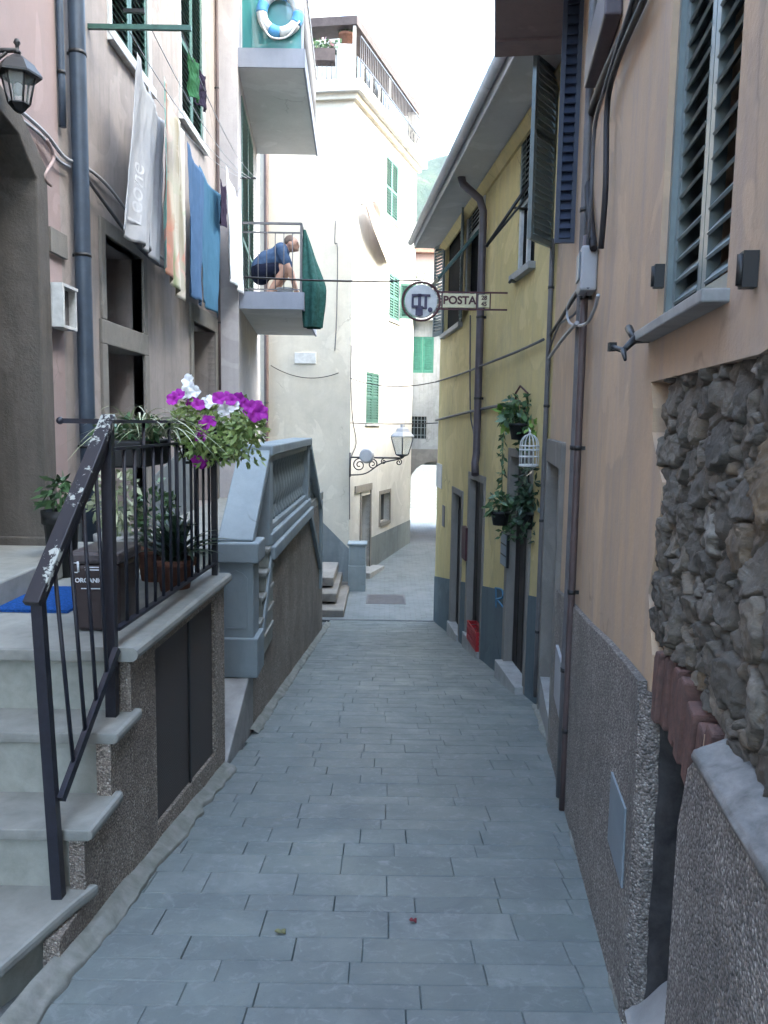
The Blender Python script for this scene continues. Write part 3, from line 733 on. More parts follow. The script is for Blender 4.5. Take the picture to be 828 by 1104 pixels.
# projecting slab high on the house
sb0, sb1 = 12.4, 14.43
zsl = on_y(569, 58, WR.pt(sb1, 0).y).z
mb = MB(); mb.wbox(WR, sb0, sb1, zsl, zsl+.2, -.2, .58); slab_o = mb.build('balcony_slab', M['soffit_brown'], orange, bevel=.012)
mb = MB()
for k in range(3): mb.wbox(WR, lerp(sb0, sb1, (k+.6)/3)-.03, lerp(sb0, sb1, (k+.6)/3)+.03, zsl-.02, zsl-.001, .0, .57)
mb.build('slab_rib', M['soffit_brown'], slab_o)
# dark shutters folded out from an upper window of the house
louvre(WR.p(619, 262, .01), WR.n3, -WR.d3, .13, 3.2, .03, .03, .06, 60, over=.8).build('shutter', M['sh_navy'], orange)
mb = MB(); mb.wbox(WR, SR0, WR.L, TOP_R, TOP_R+.12, -4.4, .3); mb.build('roof', M['rooftile'], orange)
# rainwater pipes on the orange house
u0 = WR.uv(632, 360); u1 = WR.uv(617, 862)
up = (u0[0]+u1[0])/2
def vpipe(name, label, W, s_, z0, z1, r, mat, off=None, clips=4, group=None):
    t = thing(name, label, 'pipe', W.pt(s_, z0), group); off = off or r+.02
    mb = MB(); mb.tube([W.pt(s_, lerp(z0, z1, i/6), off) for i in range(7)], r, 12); mb.build('pipe_run', mat, t)
    for i in range(clips):
        z = lerp(z0, z1, (i+.6)/clips); c = MB(); c.lathe(W.pt(s_, z-.012, off), [(r+.004,0), (r+.004,.024)], 12); c.wbox(W, s_-.006, s_+.006, z-.01, z+.01, .001, off); c.build('clip', M['black'], t)
    return t
zg = zs(up)
vpipe('drainpipe', 'thin brown pipe, left of the pair down the orange wall', WR, WR.uv(627, 500)[0]+.02, zg+.0, 4.6, .022, M['pipe_grey'])
vpipe('drainpipe', 'dark brown pipe nearer the louvred window on the orange wall', WR, WR.uv(629, 480)[0]-.10, zg, 2.6, .02, M['pipe_brown'])
# junction box and cables
s_, z_ = WR.uv(642, 293)
jb = thing('junction_box', 'grey plastic junction box with cables on the orange wall', 'junction box', WR.pt(s_, z_))
mb = MB(); mb.wbox(WR, s_-.10, s_+.09, z_-.11, z_+.115, .001, .085); b_o = mb.build('box_body', M['plastic_grey'], jb, bevel=.012)
mb = MB(); mb.wbox(WR, s_-.075, s_+.065, z_-.05, z_+.09, .086, .093); mb.build('box_cover', M['plate'], jb, bevel=.004)
def cable(name, label, pts, r, mat, group=None, n=6):
    mb = MB(); mb.tube(pts, r, n); o = mb.build(name, mat); tag(o, label, 'cable', group); return o
def smooth(pts, n=6):
    out = []; P = [Vector(p) for p in pts]
    for i in range(len(P)-1):
        p0 = P[max(i-1,0)]; p1 = P[i]; p2 = P[i+1]; p3 = P[min(i+2,len(P)-1)]
        for k in range(n):
            t = k/n; out.append(.5*((2*p1)+(p2-p0)*t+(2*p0-5*p1+4*p2-p3)*t*t+(3*p1-p0-3*p2+p3)*t**3))
    return out+[P[-1]]
bundle = [((640,268),(634,200),(634,140),(648,90),(690,0),(700,-30)), ((648,268),(653,200),(655,110),(668,60),(694,0),(704,-30)), ((632,282),(637,220),(641,140),(652,95),(682,0),(690,-30))]
cab_l = ['thickest dark cable sweeping up the orange wall from the junction box', 'straight dark cable up the orange wall right of the bundle', 'thin grey cable in the middle of the bundle above the junction box']
for i, q in enumerate(bundle): cable('cable', cab_l[i], smooth([WR.p(*a, .03+.012*i) for a in q]), (.02,.013,.009)[i], M['cable_dark'] if i < 2 else M['cable'])
for i, q in enumerate([((634,300),(618,322),(604,345),(588,368)), ((634,310),(620,338),(602,352),(590,384)), ((645,318),(640,335),(630,350),(614,348),(612,330),(624,310)), ((622,348),(606,366),(592,386))]):
    cable('cable', ['twisted dark cable slanting from the junction box to the yellow house', 'sagging grey cable below the junction box', 'looped pale cable hanging under the junction box', 'short pale conduit slanting down from the cable loop'][i], smooth([WR.p(*a, .03+.015*i) for a in q]), (.014,.008,.008,.012)[i], [M['cable_dark'], M['cable'], M['plastic_grey'], M['plastic_grey']][i])
cb = thing('junction_box', 'dark square cable box hanging from the overhead conduit', 'junction box', WR.p(665, 40))
mb = MB(); r_ = WR.rect(650, 672, 10, 50); mb.wbox(WR, r_[0], r_[1], WR.uv(660,52)[1], WR.uv(660,8)[1], .001, .08); mb.build('box_body', M['pipe_purple'], cb, bevel=.01)
# blue grey inspection plate in the pebbledash
mb = MB(); a, b_, c, d = WR.uv(661,832,.03), WR.uv(676,872,.03), WR.uv(672,958,.03), WR.uv(657,905,.03)
mb.slab(WR, [a, b_, c, d], [], .031, .038)
tag(mb.build('inspection_plate', M['plate'], bevel=.002), 'blue grey metal inspection plate low in the pebbledash wall', 'plate')
mb = MB(); r_ = WR.rect(607, 614, 705, 772); mb.wbox(WR, r_[0], r_[1], r_[2], r_[3], .031, .05)
tag(mb.build('meter_door', M['plastic_grey'], bevel=.003), 'narrow grey meter door beside the stone doorway', 'meter door')

# ================================================================== RIGHT SIDE : YELLOW HOUSE
WY = Wall((1.459, 7.0), (.93, 13.9), +1)
yel = thing('yellow_house', 'ochre yellow house with slate blue base and projecting eave', 'house', WY.pt(3, -1.5))
def yz(s_): return ground_z(WY.pt(s_, 0).y)
D = [WY.rect(489, 499, 532, 690), WY.rect(507, 523, 517, 700), WY.rect(551, 574, 492, 712)]
D = [(d[0], d[1], yz(d[0])+.02, d[3]) for d in D]
WN = [WY.rect(563, 582, 112, 285), WY.rect(507, 524, 180, 318), WY.rect(482, 501, 238, 352)]
WN = [(a, b_, c_, min(d_, 4.57)) for a, b_, c_, d_ in WN]
ztop = 4.85
eave_in = 4.86
mb = MB(); mb.slab(WY, [(0,-3), (WY.L,-3), (WY.L,eave_in), (0,eave_in)], [rp(d) for d in D]+[rp(w) for w in WN], -.3, 0)
mb.wbox(WY, 0.0, WY.L, -3, eave_in-.005, -5, -.305)
mb.build('wall', M['yellow'], yel)
mb = MB()
segs = sorted([(d[0], d[1]) for d in D]); cur = 0
zdl = lambda s_: lerp(WY.uv(580,640)[1], WY.uv(471,624)[1], min(1, s_/WY.L)) 
for a, b_ in segs + [(WY.L, WY.L)]:
    if a-cur > .05: mb.slab(WY, [(cur, -3), (a, -3), (a, zdl(a)), (cur, zdl(cur))], [], .001, .012)
    cur = b_
mb.build('dado', M['blue_dado'], yel)
for i, d in enumerate(D):
    mb = MB(); mb.wbox(WY, d[0], d[1], d[2]-.3, d[3], -.29, -.08)
    n = 4
    for k in range(1, n): mb.wbox(WY, lerp(d[0], d[1], k/n)-.004, lerp(d[0], d[1], k/n)+.004, d[2], d[3], -.08, -.074)
    o = mb.build('door', M['door_wood'], yel)
    mb = MB(); f_ = .07
    mb.wbox(WY, d[0]-f_, d[0]+.02, d[2], d[3]+f_, -.078, .018); mb.wbox(WY, d[1]-.04, d[1]+f_, d[2], d[3]+f_, -.078, .018); mb.wbox(WY, d[0]+.02, d[1]-.04, d[3]-.02, d[3]+f_, -.078, .0175)
    mb.build('door_surround', M['stone'], yel, bevel=.004)
    mb = MB(); mb.wbox(WY, d[0]-.03, d[1]+.03, yz(d[0])-.2, yz(d[0])+.1 - (.02 if i else 0), -.2, .10 if i == 2 else .05); mb.build('doorstep', M['pale_stone'], yel, bevel=.006)
# near window: upper leaf closed, right leaf open toward the camera
w = WN[0]; wm = (w[0]+w[1])/2
mb = MB(); mb.wbox(WY, w[0]+.002, w[1]-.002, w[2]+.002, w[3]-.002, -.29, -.05); mb.build('window_pane', M['dark'], yel)
mb = MB(); 
for a, b_ in ((w[0], w[0]+.04), (w[1]-.05, w[1]), (wm-.02, wm+.02)): mb.wbox(WY, a, b_, w[2], w[3], -.049, -.012)
mb.build('window_frame', M['frame_white'], yel)
zs_ = lerp(w[2], w[3], .45)
louvre(WY.pt(w[0]+.02, zs_, -.02), WY.d3, WY.n3, w[1]-w[0]-.04, w[3]-zs_-.02, .05, .035, .05, 55).build('shutter', M['sh_slate'], yel)
mb = MB(); mb.wbox(WY, w[0]-.06, w[1]+.06, w[2]-.07, w[2], -.2, .07); mb.build('window_sill', M['sill'], yel, bevel=.005)
louvre(WY.pt(.07, w[2]-.02, .04), (WY.n3*.66-WY.d3*.75).normalized(), (WY.n3*.75+WY.d3*.66).normalized()*-1, .42, w[3]-w[2]+.05, .045, .035, .05, 60, mids=(.9,), over=.95).build('shutter', M['sh_grey'], yel)
# second window: closed upper leaf and awning leaf propped outward
w = WN[1]
mb = MB(); mb.wbox(WY, w[0]+.002, w[1]-.002, w[2]+.002, w[3]-.002, -.29, -.05); mb.build('window_pane', M['dark'], yel)
mb = MB(); f_ = .05
mb.wbox(WY, w[0]-f_, w[0], w[2], w[3]+f_, -.1, .02); mb.wbox(WY, w[1], w[1]+f_, w[2], w[3]+f_, -.1, .02); mb.build('window_frame', M['frame_white'], yel)
zs_ = WY.uv(515, 250)[1]
louvre(WY.pt(w[0]+.02, zs_, -.01), WY.d3, WY.n3, w[1]-w[0]-.04, w[3]-zs_-.02, .05, .035, .05, 55).build('shutter', M['sh_slate'], yel)
def awning_leaf(W, s0, s1, ztop_, h, ang, mat):
    mb = MB(); ex = W.d3; dn = (-V(0,0,1)*math.cos(ang) + W.n3*math.sin(ang)); en = (W.n3*math.cos(ang) + V(0,0,1)*math.sin(ang)); o = W.pt(s0, ztop_, .02); w_ = s1-s0
    def bx(x0, x1, z0, z1): mb.obox(o + ex*(x0+x1)/2 + dn*(z0+z1)/2, ex*(x1-x0)/2, en*.017, dn*(z1-z0)/2)
    bx(0, .05, 0, h); bx(w_-.05, w_, 0, h); bx(.05, w_-.05, 0, .05); bx(.05, w_-.05, h-.06, h)
    n = int((h-.12)/.05)
    for i in range(n): mb.obox(o+ex*w_/2+dn*(.06+(i+.5)*(h-.12)/n), ex*(w_/2-.05), (en*.8+dn*.6)*.026, (dn*.8-en*.6)*.004)
    return mb.build('shutter', mat, yel)
awning_leaf(WY, w[0]+.02, w[1]-.02, zs_-.03, .85, R(40), M['sh_deep'])
mb = MB(); mb.wbox(WY, w[0]-.06, w[1]+.06, w[2]-.07, w[2], -.2, .07); mb.build('window_sill', M['sill'], yel, bevel=.005)
w = WN[2]; wm = (w[0]+w[1])/2
mb = MB(); mb.wbox(WY, w[0]+.002, w[1]-.002, w[2]+.002, w[3]-.002, -.29, -.05); mb.build('window_pane', M['dark'], yel)
louvre(WY.pt(w[0]-.02, w[2], .03), (WY.n3*.18-WY.d3).normalized(), WY.n3, .42, w[3]-w[2], .045, .03, .05, 55).build('shutter', M['sh_slate'], yel)
louvre(WY.pt(w[1], w[2], .03), (WY.n3*.25+WY.d3).normalized(), WY.n3, .42, w[3]-w[2], .045, .03, .05, 55).build('shutter', M['sh_slate'], yel)
mb = MB(); mb.wbox(WY, w[0]-.06, w[1]+.06, w[2]-.07, w[2], -.2, .07); mb.build('window_sill', M['sill'], yel, bevel=.005)
# eave: soffit, fascia, gutter, roof
pA = on_y(450, 268, 13.95); ov = 0.47
zE = pA.z
mb = MB(); mb.prism([WY.pt(-1.0, zE, ov), WY.pt(WY.L+.05, zE, ov), WY.pt(WY.L+.05, zE, -.3), WY.pt(-1.0, zE, -.3)], V(0,0,.05)); mb.build('soffit', M['eave'], yel)
mb = MB(); mb.prism([WY.pt(-1.0, zE-.03, ov), WY.pt(-1.0, zE+.12, ov), WY.pt(-1.0, zE+.12, ov+.02), WY.pt(-1.0, zE-.03, ov+.02)], WY.d3*(WY.L+1.05)); mb.build('fascia', M['eave'], yel)
mb = MB(); mb.tube([WY.pt(-1.0, zE+.09, ov+.075), WY.pt(WY.L+.06, zE+.09, ov+.075)], .052, 12); mb.build('gutter', M['eave'], yel)
mb = MB(); mb.prism([WY.pt(-1, zE+.14, ov+.06), WY.pt(-1, zE+1.6, -4.6), WY.pt(-1, zE+1.5, -4.6), WY.pt(-1, zE+.055, ov-.02)], WY.d3*(WY.L+1.0))
for i in range(34):
    u_ = -1+(WY.L+1.0)*(i+.5)/34; mb.tube([WY.pt(u_, zE+.165, ov-.0), WY.pt(u_, zE+.165+1.46*.5, ov-2.4)], .06, 8)
mb.build('roof', M['rooftile'], yel)
mb = MB(); mb.prism([WY.pt(-.3, zE-.13, .001), WY.pt(-.3, zE-.02, .001), WY.pt(-.3, zE-.02, .09), WY.pt(-.3, zE-.05, .09), WY.pt(-.3, zE-.13, .03)], WY.d3*(WY.L+.3)); mb.build('cornice', M['yellow'], yel)
# yellow house downpipe
dp = thing('drainpipe', 'purple brown downpipe with swan neck on the yellow house', 'pipe', WY.p(523, 500))
P = [WY.pt(WY.uv(528,200)[0]-.02, zE+.02, .36), WY.pt(WY.uv(528,200)[0]-.02, zE-.08, .33), WY.pt(WY.uv(528,200)[0], zE-.24, .12), WY.pt(WY.uv(528,200)[0], zE-.38, .07)]
sdp = WY.uv(528, 200)[0]; zdp = WY.uv(524, 490)[1]
P += [WY.pt(sdp, lerp(zE-.38, zdp, i/6), .07) for i in range(1, 7)] + [WY.pt(sdp-.03, zdp-.12, .09), WY.pt(sdp-.12, zdp-.26, .10)]
mb = MB(); mb.tube(P, .048, 14); mb.build('pipe_run', M['pipe_purple'], dp)
for z in (2.9, 1.9):
    c = MB(); c.lathe(WY.pt(sdp, z, .07), [(.053,0), (.053,.03)], 14); c.wbox(WY, sdp-.01, sdp+.01, z, z+.03, .001, .07); c.build('clip', M['black'], dp)
# iron prop arms of the awning
aw = thing('awning_arm', 'dark iron folding awning arm under the near yellow house window', 'awning arm', WY.p(575, 200))
mb = MB(); A = WY.p(577, 188, .03); B = on_y(524, 266, 7.9)
mb.tube([A, B], .016, 8); mb.tube([A+V(0,0,-.12), B+V(0,0,.0)], .012, 8); mb.tube([WY.p(571,226,.03), A.lerp(B, .45)], .012, 8); mb.build('arm', M['black'], aw)
h_ = MB(); h_.tube([WY.p(556, 303, .01), WY.p(551, 302, .10), WY.p(549, 305, .12)], .014, 8); tag(h_.build('shutter_catch', M['black']), 'small rusty iron catch beside the yellow house sill', 'shutter catch')
# POSTA sign
YS = 8.86
sg = thing('post_office_sign', 'old round and rectangular post office sign on iron bracket', 'sign', (1.31, YS, 2.7))
rc = on_y(454, 325, YS); rr = .205
mb = MB(); mb.tube([rc+V(math.cos(a)*rr, 0, math.sin(a)*rr) for a in [2*math.pi*i/40 for i in range(40)]], .013, 8, close=True); mb.build('ring', M['sign_brown'], sg)
mb = MB(); mb.lathe(rc-V(0,-.01,0), [(rr-.035,0), (rr-.035,.02)], 40, ax=V(0,-1,0)); mb.tube([rc+V(math.cos(a)*(rr-.03), 0, math.sin(a)*(rr-.03)) for a in [2*math.pi*i/40 for i in range(40)]], .006, 6, close=True); dsc = mb.build('disc', M['sign_white'], sg)
mb = MB(); X = V(1,0,0); Z = V(0,0,1); yo = -.014
def em(x0, x1, z0, z1): mb.box(rc.x+x0, rc.x+x1, YS-.024, YS-.0105, rc.z+z0, rc.z+z1)
em(-.105,-.02,.05,.075); em(-.105,-.08,-.07,.05); em(-.08,-.035,-.07,-.045); em(-.015,.10,.05,.075); em(.035,.065,-.08,.05); em(-.035,.0,-.16,.08); em(-.06,-.035,-.15,-.06); em(.0,.02,-.15,-.05); em(.012,.034,-.08,-.06)
mb.lathe(V(rc.x+.10, YS-.011, rc.z-.09), [(.026,0), (.026,.012)], 14, ax=V(0,-1,0))
mb.build('emblem', M['sign_violet'], dsc)
pl, pr_ = on_y(477.5, 324, YS), on_y(513, 324, YS); hz = .075
mb = MB(); mb.box(pl.x, pr_.x, YS-.012, YS+.012, pl.z-hz, pl.z+hz); np_ = mb.build('name_panel', M['sign_cream'], sg, bevel=.003)
mb = MB(); text_mb(mb, 'POSTA', V((pl.x+pr_.x)/2, YS-.015, pl.z), X, Z, .118, .006, bold=.004); mb.build('lettering', M['sign_brown'], np_)
hl, hr_ = on_y(516, 324, YS), on_y(527.5, 324, YS)
mb = MB(); mb.box(hl.x, hr_.x, YS-.012, YS+.012, pl.z-hz*.9, pl.z+hz*.9); hp_ = mb.build('hours_panel', M['sign_cream'], sg, bevel=.003)
mb = MB(); text_mb(mb, '28', V((hl.x+hr_.x)/2, YS-.015, pl.z+.032), X, Z, .062, .006, bold=.002); text_mb(mb, '45', V((hl.x+hr_.x)/2, YS-.015, pl.z-.034), X, Z, .062, .006, bold=.002); mb.build('lettering', M['sign_brown'], hp_)
mb = MB(); xw = 1.459-(YS-7)*.0767+.01
mb.bar((rc.x+rr*.82, YS, pl.z+hz+.016), (xw, YS, pl.z+hz+.016), .014, .018); mb.bar((rc.x+rr*.82, YS, pl.z-hz-.016), (xw, YS, pl.z-hz-.016), .014, .018)
for x in (pl.x-.012, pr_.x+.008, hr_.x+.01): mb.bar((x, YS, pl.z-hz-.01), (x, YS, pl.z+hz+.01), .012, .014, up=V(0,1,0))
mb.build('bracket', M['sign_brown'], sg)
# small plates and boxes on the yellow wall
def plate(name, label, cat, W, rect, th, mat):
    r_ = W.rect(*rect); mb = MB(); mb.wbox(W, r_[0], r_[1], r_[2], r_[3], .001, th); return tag(mb.build(name, mat, bevel=.003), label, cat)
plate('notice_plate', 'small pale notice plate near the far corner of the yellow house', 'plate', WY, (471.5, 477, 500, 526), .015, M['sign_white'])
plate('letter_slot', 'thin dark letter slot below the pale notice on yellow wall', 'letter slot', WY, (477.5, 480, 545, 568), .012, M['pipe_grey'])
plate('letter_box', 'narrow red brown letter box between two yellow house doors', 'letter box', WY, (502, 506, 568, 604), .05, M['sign_brown'])
ip = thing('intercom_panel', 'dark intercom panel left of the door under the hanging pots', 'intercom', WY.p(546, 608))
r_ = WY.rect(543, 550, 575, 611); mb = MB(); mb.wbox(WY, *r_, .001, .03); mb.build('panel_body', M['pot_black'], ip, bevel=.003)
for k in range(3): mb = MB(); zc = lerp(r_[2], r_[3], (k+.5)/3); mb.wbox(WY, r_[0]+.02, r_[1]-.02, zc-.05, zc+.05, .031, .036); mb.build('button_plate', M['plate'], ip)
mb = MB(); gp = []
for k, st in enumerate([[(534,634),(541,636),(542,644),(535,646)], [(535,634),(535,655)], [(536,646),(542,654)]]):
    mb.tube([WY.p(*q, .014) for q in smooth([V(a,b_,0) for a,b_ in st], 5) for q in [(q.x, q.y)]], .012, 6)
mb.build('graffiti', M['graffiti'], yel)
# red crate by the second door
r_ = WY.rect(508, 520, 655, 683)
rcx = thing('red_crate', 'red plastic crate standing in the yellow house doorway', 'crate', WY.pt((r_[0]+r_[1])/2, r_[2], .06))
mb = MB(); s0_, s1_ = r_[0]+.05, r_[1]-.05; zb_ = yz(r_[0])+.08; zt_ = zb_+.25
mb.wbox(WY, s0_, s1_, zb_, zb_+.02, -.07, .06)
for k in range(4):
    z0_ = zb_+.02+k*.06; mb.wbox(WY, s0_, s1_, z0_, z0_+.045, .045, .06); mb.wbox(WY, s0_, s1_, z0_, z0_+.045, -.07, -.06); mb.wbox(WY, s0_, s0_+.015, z0_, z0_+.045, -.06, .045); mb.wbox(WY, s1_-.015, s1_, z0_, z0_+.045, -.06, .045)
for a in (s0_+.01, s1_-.01): mb.wbox(WY, a-.012, a+.012, zb_+.02, zt_, .03, .062)
mb.build('crate_body', M['red'], rcx)

# hanging pots, flower basket and bird cage
def pot_plant(name, label, c, r, h, matp, nleaf, spread, L, w, leafm, trail=0, group=None, cat='potted plant', hang=None):
    t = thing(name, label, cat, c, group)
    po_ = pot_mb(Vector(c), r, h).build('pot', matp, t)
    mb = MB(); mb.lathe(Vector(c)+V(0,0,h*.84), [(r*.88,0), (r*.88,.01)], 16); mb.build('soil', M['soil'], po_)
    mb = leaf_cloud(Vector(c)+V(0,0,h+spread[2]*.7), spread, nleaf, L, w)
    for k in range(trail):
        a = rnd.uniform(0, 6.28); p = Vector(c)+V(math.cos(a)*r, math.sin(a)*r, h)
        for j in range(14):
            p = p + V(rnd.uniform(-.012,.012), rnd.uniform(-.012,.012), -.02); leaf_at(mb, p, rvec(), rvec(), L*.8, w*.8)
    mb.build('foliage', leafm, t)
    if hang:
        mb = MB(); mb.tube([hang, Vector(c)+V(0,0,h*.9)], .006, 6); mb.build('hanger', M['black'], t)
    return t
c1 = on_y(539, 566, 8.35); c2 = on_y(572, 570, 7.55); c3 = on_y(560, 474, 7.75)
pot_plant('hanging_plant', 'trailing plant in the left black pot on the yellow wall', c1, .105, .15, M['pot_black'], 130, (.17,.14,.13), .10, .045, M['leaf_mid'], 4, hang=WY.pt(WY.uv(538,540)[0], c1.z+.16, .01))
mb = MB()
p = c1+V(0,.02,.2)
for j in range(46):
    q = WY.p(lerp(541, 543, j/45), lerp(530, 462, j/45), .06) + rvec()*.025; leaf_at(mb, q, rvec()+V(0,0,-.4), rvec(), .09*rnd.uniform(.6,1.2), .035)
mb.tube([WY.p(541, 534, .06), WY.p(541.5, 500, .05), WY.p(543, 455, .04)], .007, 6)
tag(mb.build('climbing_vine', M['leaf_mid']), 'leafy climbing stem rising from the left black pot', 'vine')
pot_plant('hanging_plant', 'dark leafed plant in the right black pot below the cage', c2, .10, .17, M['pot_black'], 170, (.18,.14,.15), .11, .05, M['leaf_dark'], 3, hang=WY.pt(WY.uv(572,540)[0], c2.z+.18, .01))
mb = MB()
for j in range(90):
    q = WY.p(rnd.uniform(559, 578), lerp(545, 498, rnd.random()), .05) + rvec()*.05; leaf_at(mb, q, rvec()+V(0,0,-.3), rvec(), .10, .04)
mb.tube([WY.p(569, 548, .05), WY.p(568, 500, .04)], .007, 6)
tag(mb.build('climbing_vine', M['leaf_dark']), 'dark vine growing up the wall behind the bird cage', 'vine')
pot_plant('wall_basket', 'bright green plant in wall basket above the bird cage', c3, .11, .16, M['pot_black'], 150, (.22,.16,.17), .10, .05, M['leaf_mid'], 5, cat='flower basket', hang=WY.pt(WY.uv(560,430)[0], c3.z+.35, .01))
lime = leafmat('lime leaf', (.10,.20,.03), (.22,.34,.06))
tag(leaf_cloud(on_y(548, 447, 8.0), (.12,.12,.13), 45, .11, .06).build('trailing_plant', lime), 'lime green leaves trailing left of the wall basket', 'plant')
tag(leaf_cloud(on_y(577, 462, 7.5), (.09,.1,.06), 30, .09, .05).build('trailing_plant', lime), 'small lime green sprig just above the bird cage', 'plant')
mb = MB(); Pp = [WY.p(556,440,.04), WY.p(556,424,.08), on_y(561, 416, 8.0), on_y(569, 424, 7.7)]
mb.tube(Pp, .010, 6); tag(mb.build('wall_hook', M['sign_brown']), 'rusty bent iron hook above the wall basket', 'hook')
cg = on_y(570, 503, 7.1)
cage = thing('bird_cage', 'small white domed bird cage hanging on the yellow wall', 'bird cage', cg)
mb = MB(); mb.lathe(cg, [(.088,0), (.09,.012), (.09,.022)], 20); mb.build('tray', M['cage'], cage)
mb = MB(); hc = .185
for k in range(14):
    a = 2*math.pi*k/14; pts = [cg+V(math.cos(a)*.085, math.sin(a)*.085, .02)] + [cg+V(math.cos(a)*.085*math.cos(b_), math.sin(a)*.085*math.cos(b_), hc+.105*math.sin(b_)) for b_ in [R(x) for x in (0,20,40,60,80)]]
    mb.tube(pts, .0042, 5)
for z in (.09, .15, hc): mb.tube([cg+V(math.cos(a)*.086, math.sin(a)*.086, z) for a in [2*math.pi*k/24 for k in range(24)]], .006, 6, close=True)
mb.build('wires', M['cage'], cage)
mb = MB(); mb.lathe(cg+V(0,0,hc+.10), [(.014,0), (.016,.01), (.006,.02), (.012,.03), (.002,.045)], 10); mb.tube([cg+V(0,0,hc+.13), WY.pt(WY.uv(571,455)[0], cg.z+hc+.17, .01)], .004, 5); mb.build('finial', M['cage'], cage)

# ================================================================== LEFT SIDE : STAIRCASE AND LANDING
WS = Wall((xl(1.0), 1.0), (xl(5.0), 5.0), -1)      # street face of the staircase wall
XF = -2.3                                           # plane of the left facades
st = thing('entrance_staircase', 'grey marble entrance steps and landing with pebbledash side wall', 'staircase', (-1.7, 3.4, -.5))
ZL, Z3, Z2, Z1 = .60, .315, .045, -.20
YL, Y3, Y2, Y1 = 3.34, 3.10, 2.83, 2.3
def wx(y): return xl(y)
def tread(y0, y1, z, corner=None, th=.045):
    mb = MB(); ov = .035
    pts = [V(XF-.6, y0, z-th)] + (corner or [V(wx(y0)+ov, y0, z-th)]) + [V(wx(y1)+ov, y1, z-th), V(XF-.6, y1, z-th)]
    mb.prism(pts, V(0,0,th)); return mb.build('tread', M['marble'], st, bevel=.016)
def riser(y0, y1, z0, z1):
    mb = MB(); mb.prism([V(XF-.6, y0, z0), V(wx(y0)-.004, y0, z0), V(wx(y1)-.004, y1, z0), V(XF-.6, y1, z0)], V(0,0,z1-z0)); return mb.build('riser', M['riser'], st)
riser(YL+.03, YL+.30, Z3, ZL-.045); tread(Y3, YL+.06, Z3)
riser(Y3+.03, YL+.02, Z2, Z3-.045); tread(Y2, Y3+.06, Z2)
riser(Y2+.03, Y3+.02, Z1, Z2-.045)
q = on_z(0, 1045, Z1); q2 = on_z(88, 968, Z1)
tread(Y2-.5, Y2+.06, Z1, [V(-1.62, Y2-.5, Z1-.045), V(q.x, q.y, Z1-.045), V(q2.x-.02, q2.y-.06, Z1-.045), V(q2.x, q2.y, Z1-.045)], .05)
mb = MB(); mb.prism([V(XF-.6, Y2-.47, -1), V(-1.66, Y2-.47, -1), V(q.x-.03, q.y+.03, -1), V(q2.x-.05, q2.y-.05, -1), V(q2.x-.03, Y2+.03, -1), V(XF-.6, Y2+.03, -1)], V(0,0,Z1-.05+1)); mb.build('riser', M['riser'], st)
# landing slab with coping
mb = MB(); mb.prism([V(XF, YL, ZL-.05), V(wx(YL)-.02, YL, ZL-.05), V(wx(5.0)-.02, 5.0, ZL-.05), V(XF, 5.0, ZL-.05)], V(0,0,.048)); mb.build('landing', M['marble'], st)
prof = [(-.14,0), (.03,0), (.045,.012), (.05,.03), (.045,.048), (.03,.06), (-.14,.06)]
mb = MB(); mb.prism([WS.pt(YL-1-.03, ZL-.045+b_, a) for a, b_ in prof], WS.d3*(5.0-YL+.06)); mb.build('coping', M['marble'], st)
mb = MB(); mb.prism([V(XF-.6, YL-.025, ZL-.05), V(wx(YL)+.03, YL-.025, ZL-.05), V(wx(YL)+.03, YL+.2, ZL-.05), V(XF-.6, YL+.2, ZL-.05)], V(0,0,.047)); mb.build('nosing', M['marble'], st, bevel=.014)
# pebbledash side wall with stepped top; hatch opening
hl_ = WS.uv(167, 700); hr2 = WS.uv(231, 655); hb1 = WS.uv(168, 893); hb2 = WS.uv(231, 815)
hatch = [(hl_[0], hb1[1]+.0), (hr2[0], hb2[1]+.0), (hr2[0], ZL-.1), (hl_[0], ZL-.1)]
outl = [(0, -1.2), (WS.L, -1.2), (WS.L, ZL-.045), (YL-1+.01, ZL-.045), (YL-1+.01, Z3-.045), (Y3-1+.01, Z3-.045), (Y3-1+.01, Z2-.045), (Y2-1+.01, Z2-.045), (Y2-1+.01, Z1-.05), (1.62, Z1-.05), (1.45, -1.2)]
outl = [(1.5,-1.2)] + outl[1:-1]
mb = MB(); mb.slab(WS, outl, [hatch], -.06, 0)
mb.prism([V(XF-.6, YL+.31, -1.2), V(wx(YL)-.062, YL+.31, -1.2), V(wx(5)-.062, 5.0, -1.2), V(XF-.6, 5.0, -1.2)], V(0,0,ZL-.052+1.2))
mb.build('side_wall', M['pebble'], st)
hm = lerp(hatch[0][0], hatch[1][0], .54)
for a, b_ in ((hatch[0][0], hm-.008), (hm+.008, hatch[1][0])):
    f = lambda s_: lerp(hatch[0][1], hatch[1][1], (s_-hatch[0][0])/(hatch[1][0]-hatch[0][0]))
    mb = MB(); mb.slab(WS, [(a, f(a)), (b_, f(b_)), (b_, ZL-.1), (a, ZL-.1)], [], -.055, -.018); mb.build('hatch_door', M['mesh_panel'], st, bevel=.004)
mb = MB(); mb.wbox(WS, hm-.012, hm+.012, f(hm)-.12, ZL-.1, -.017, -.006); mb.build('hatch_post', M['black'], st)

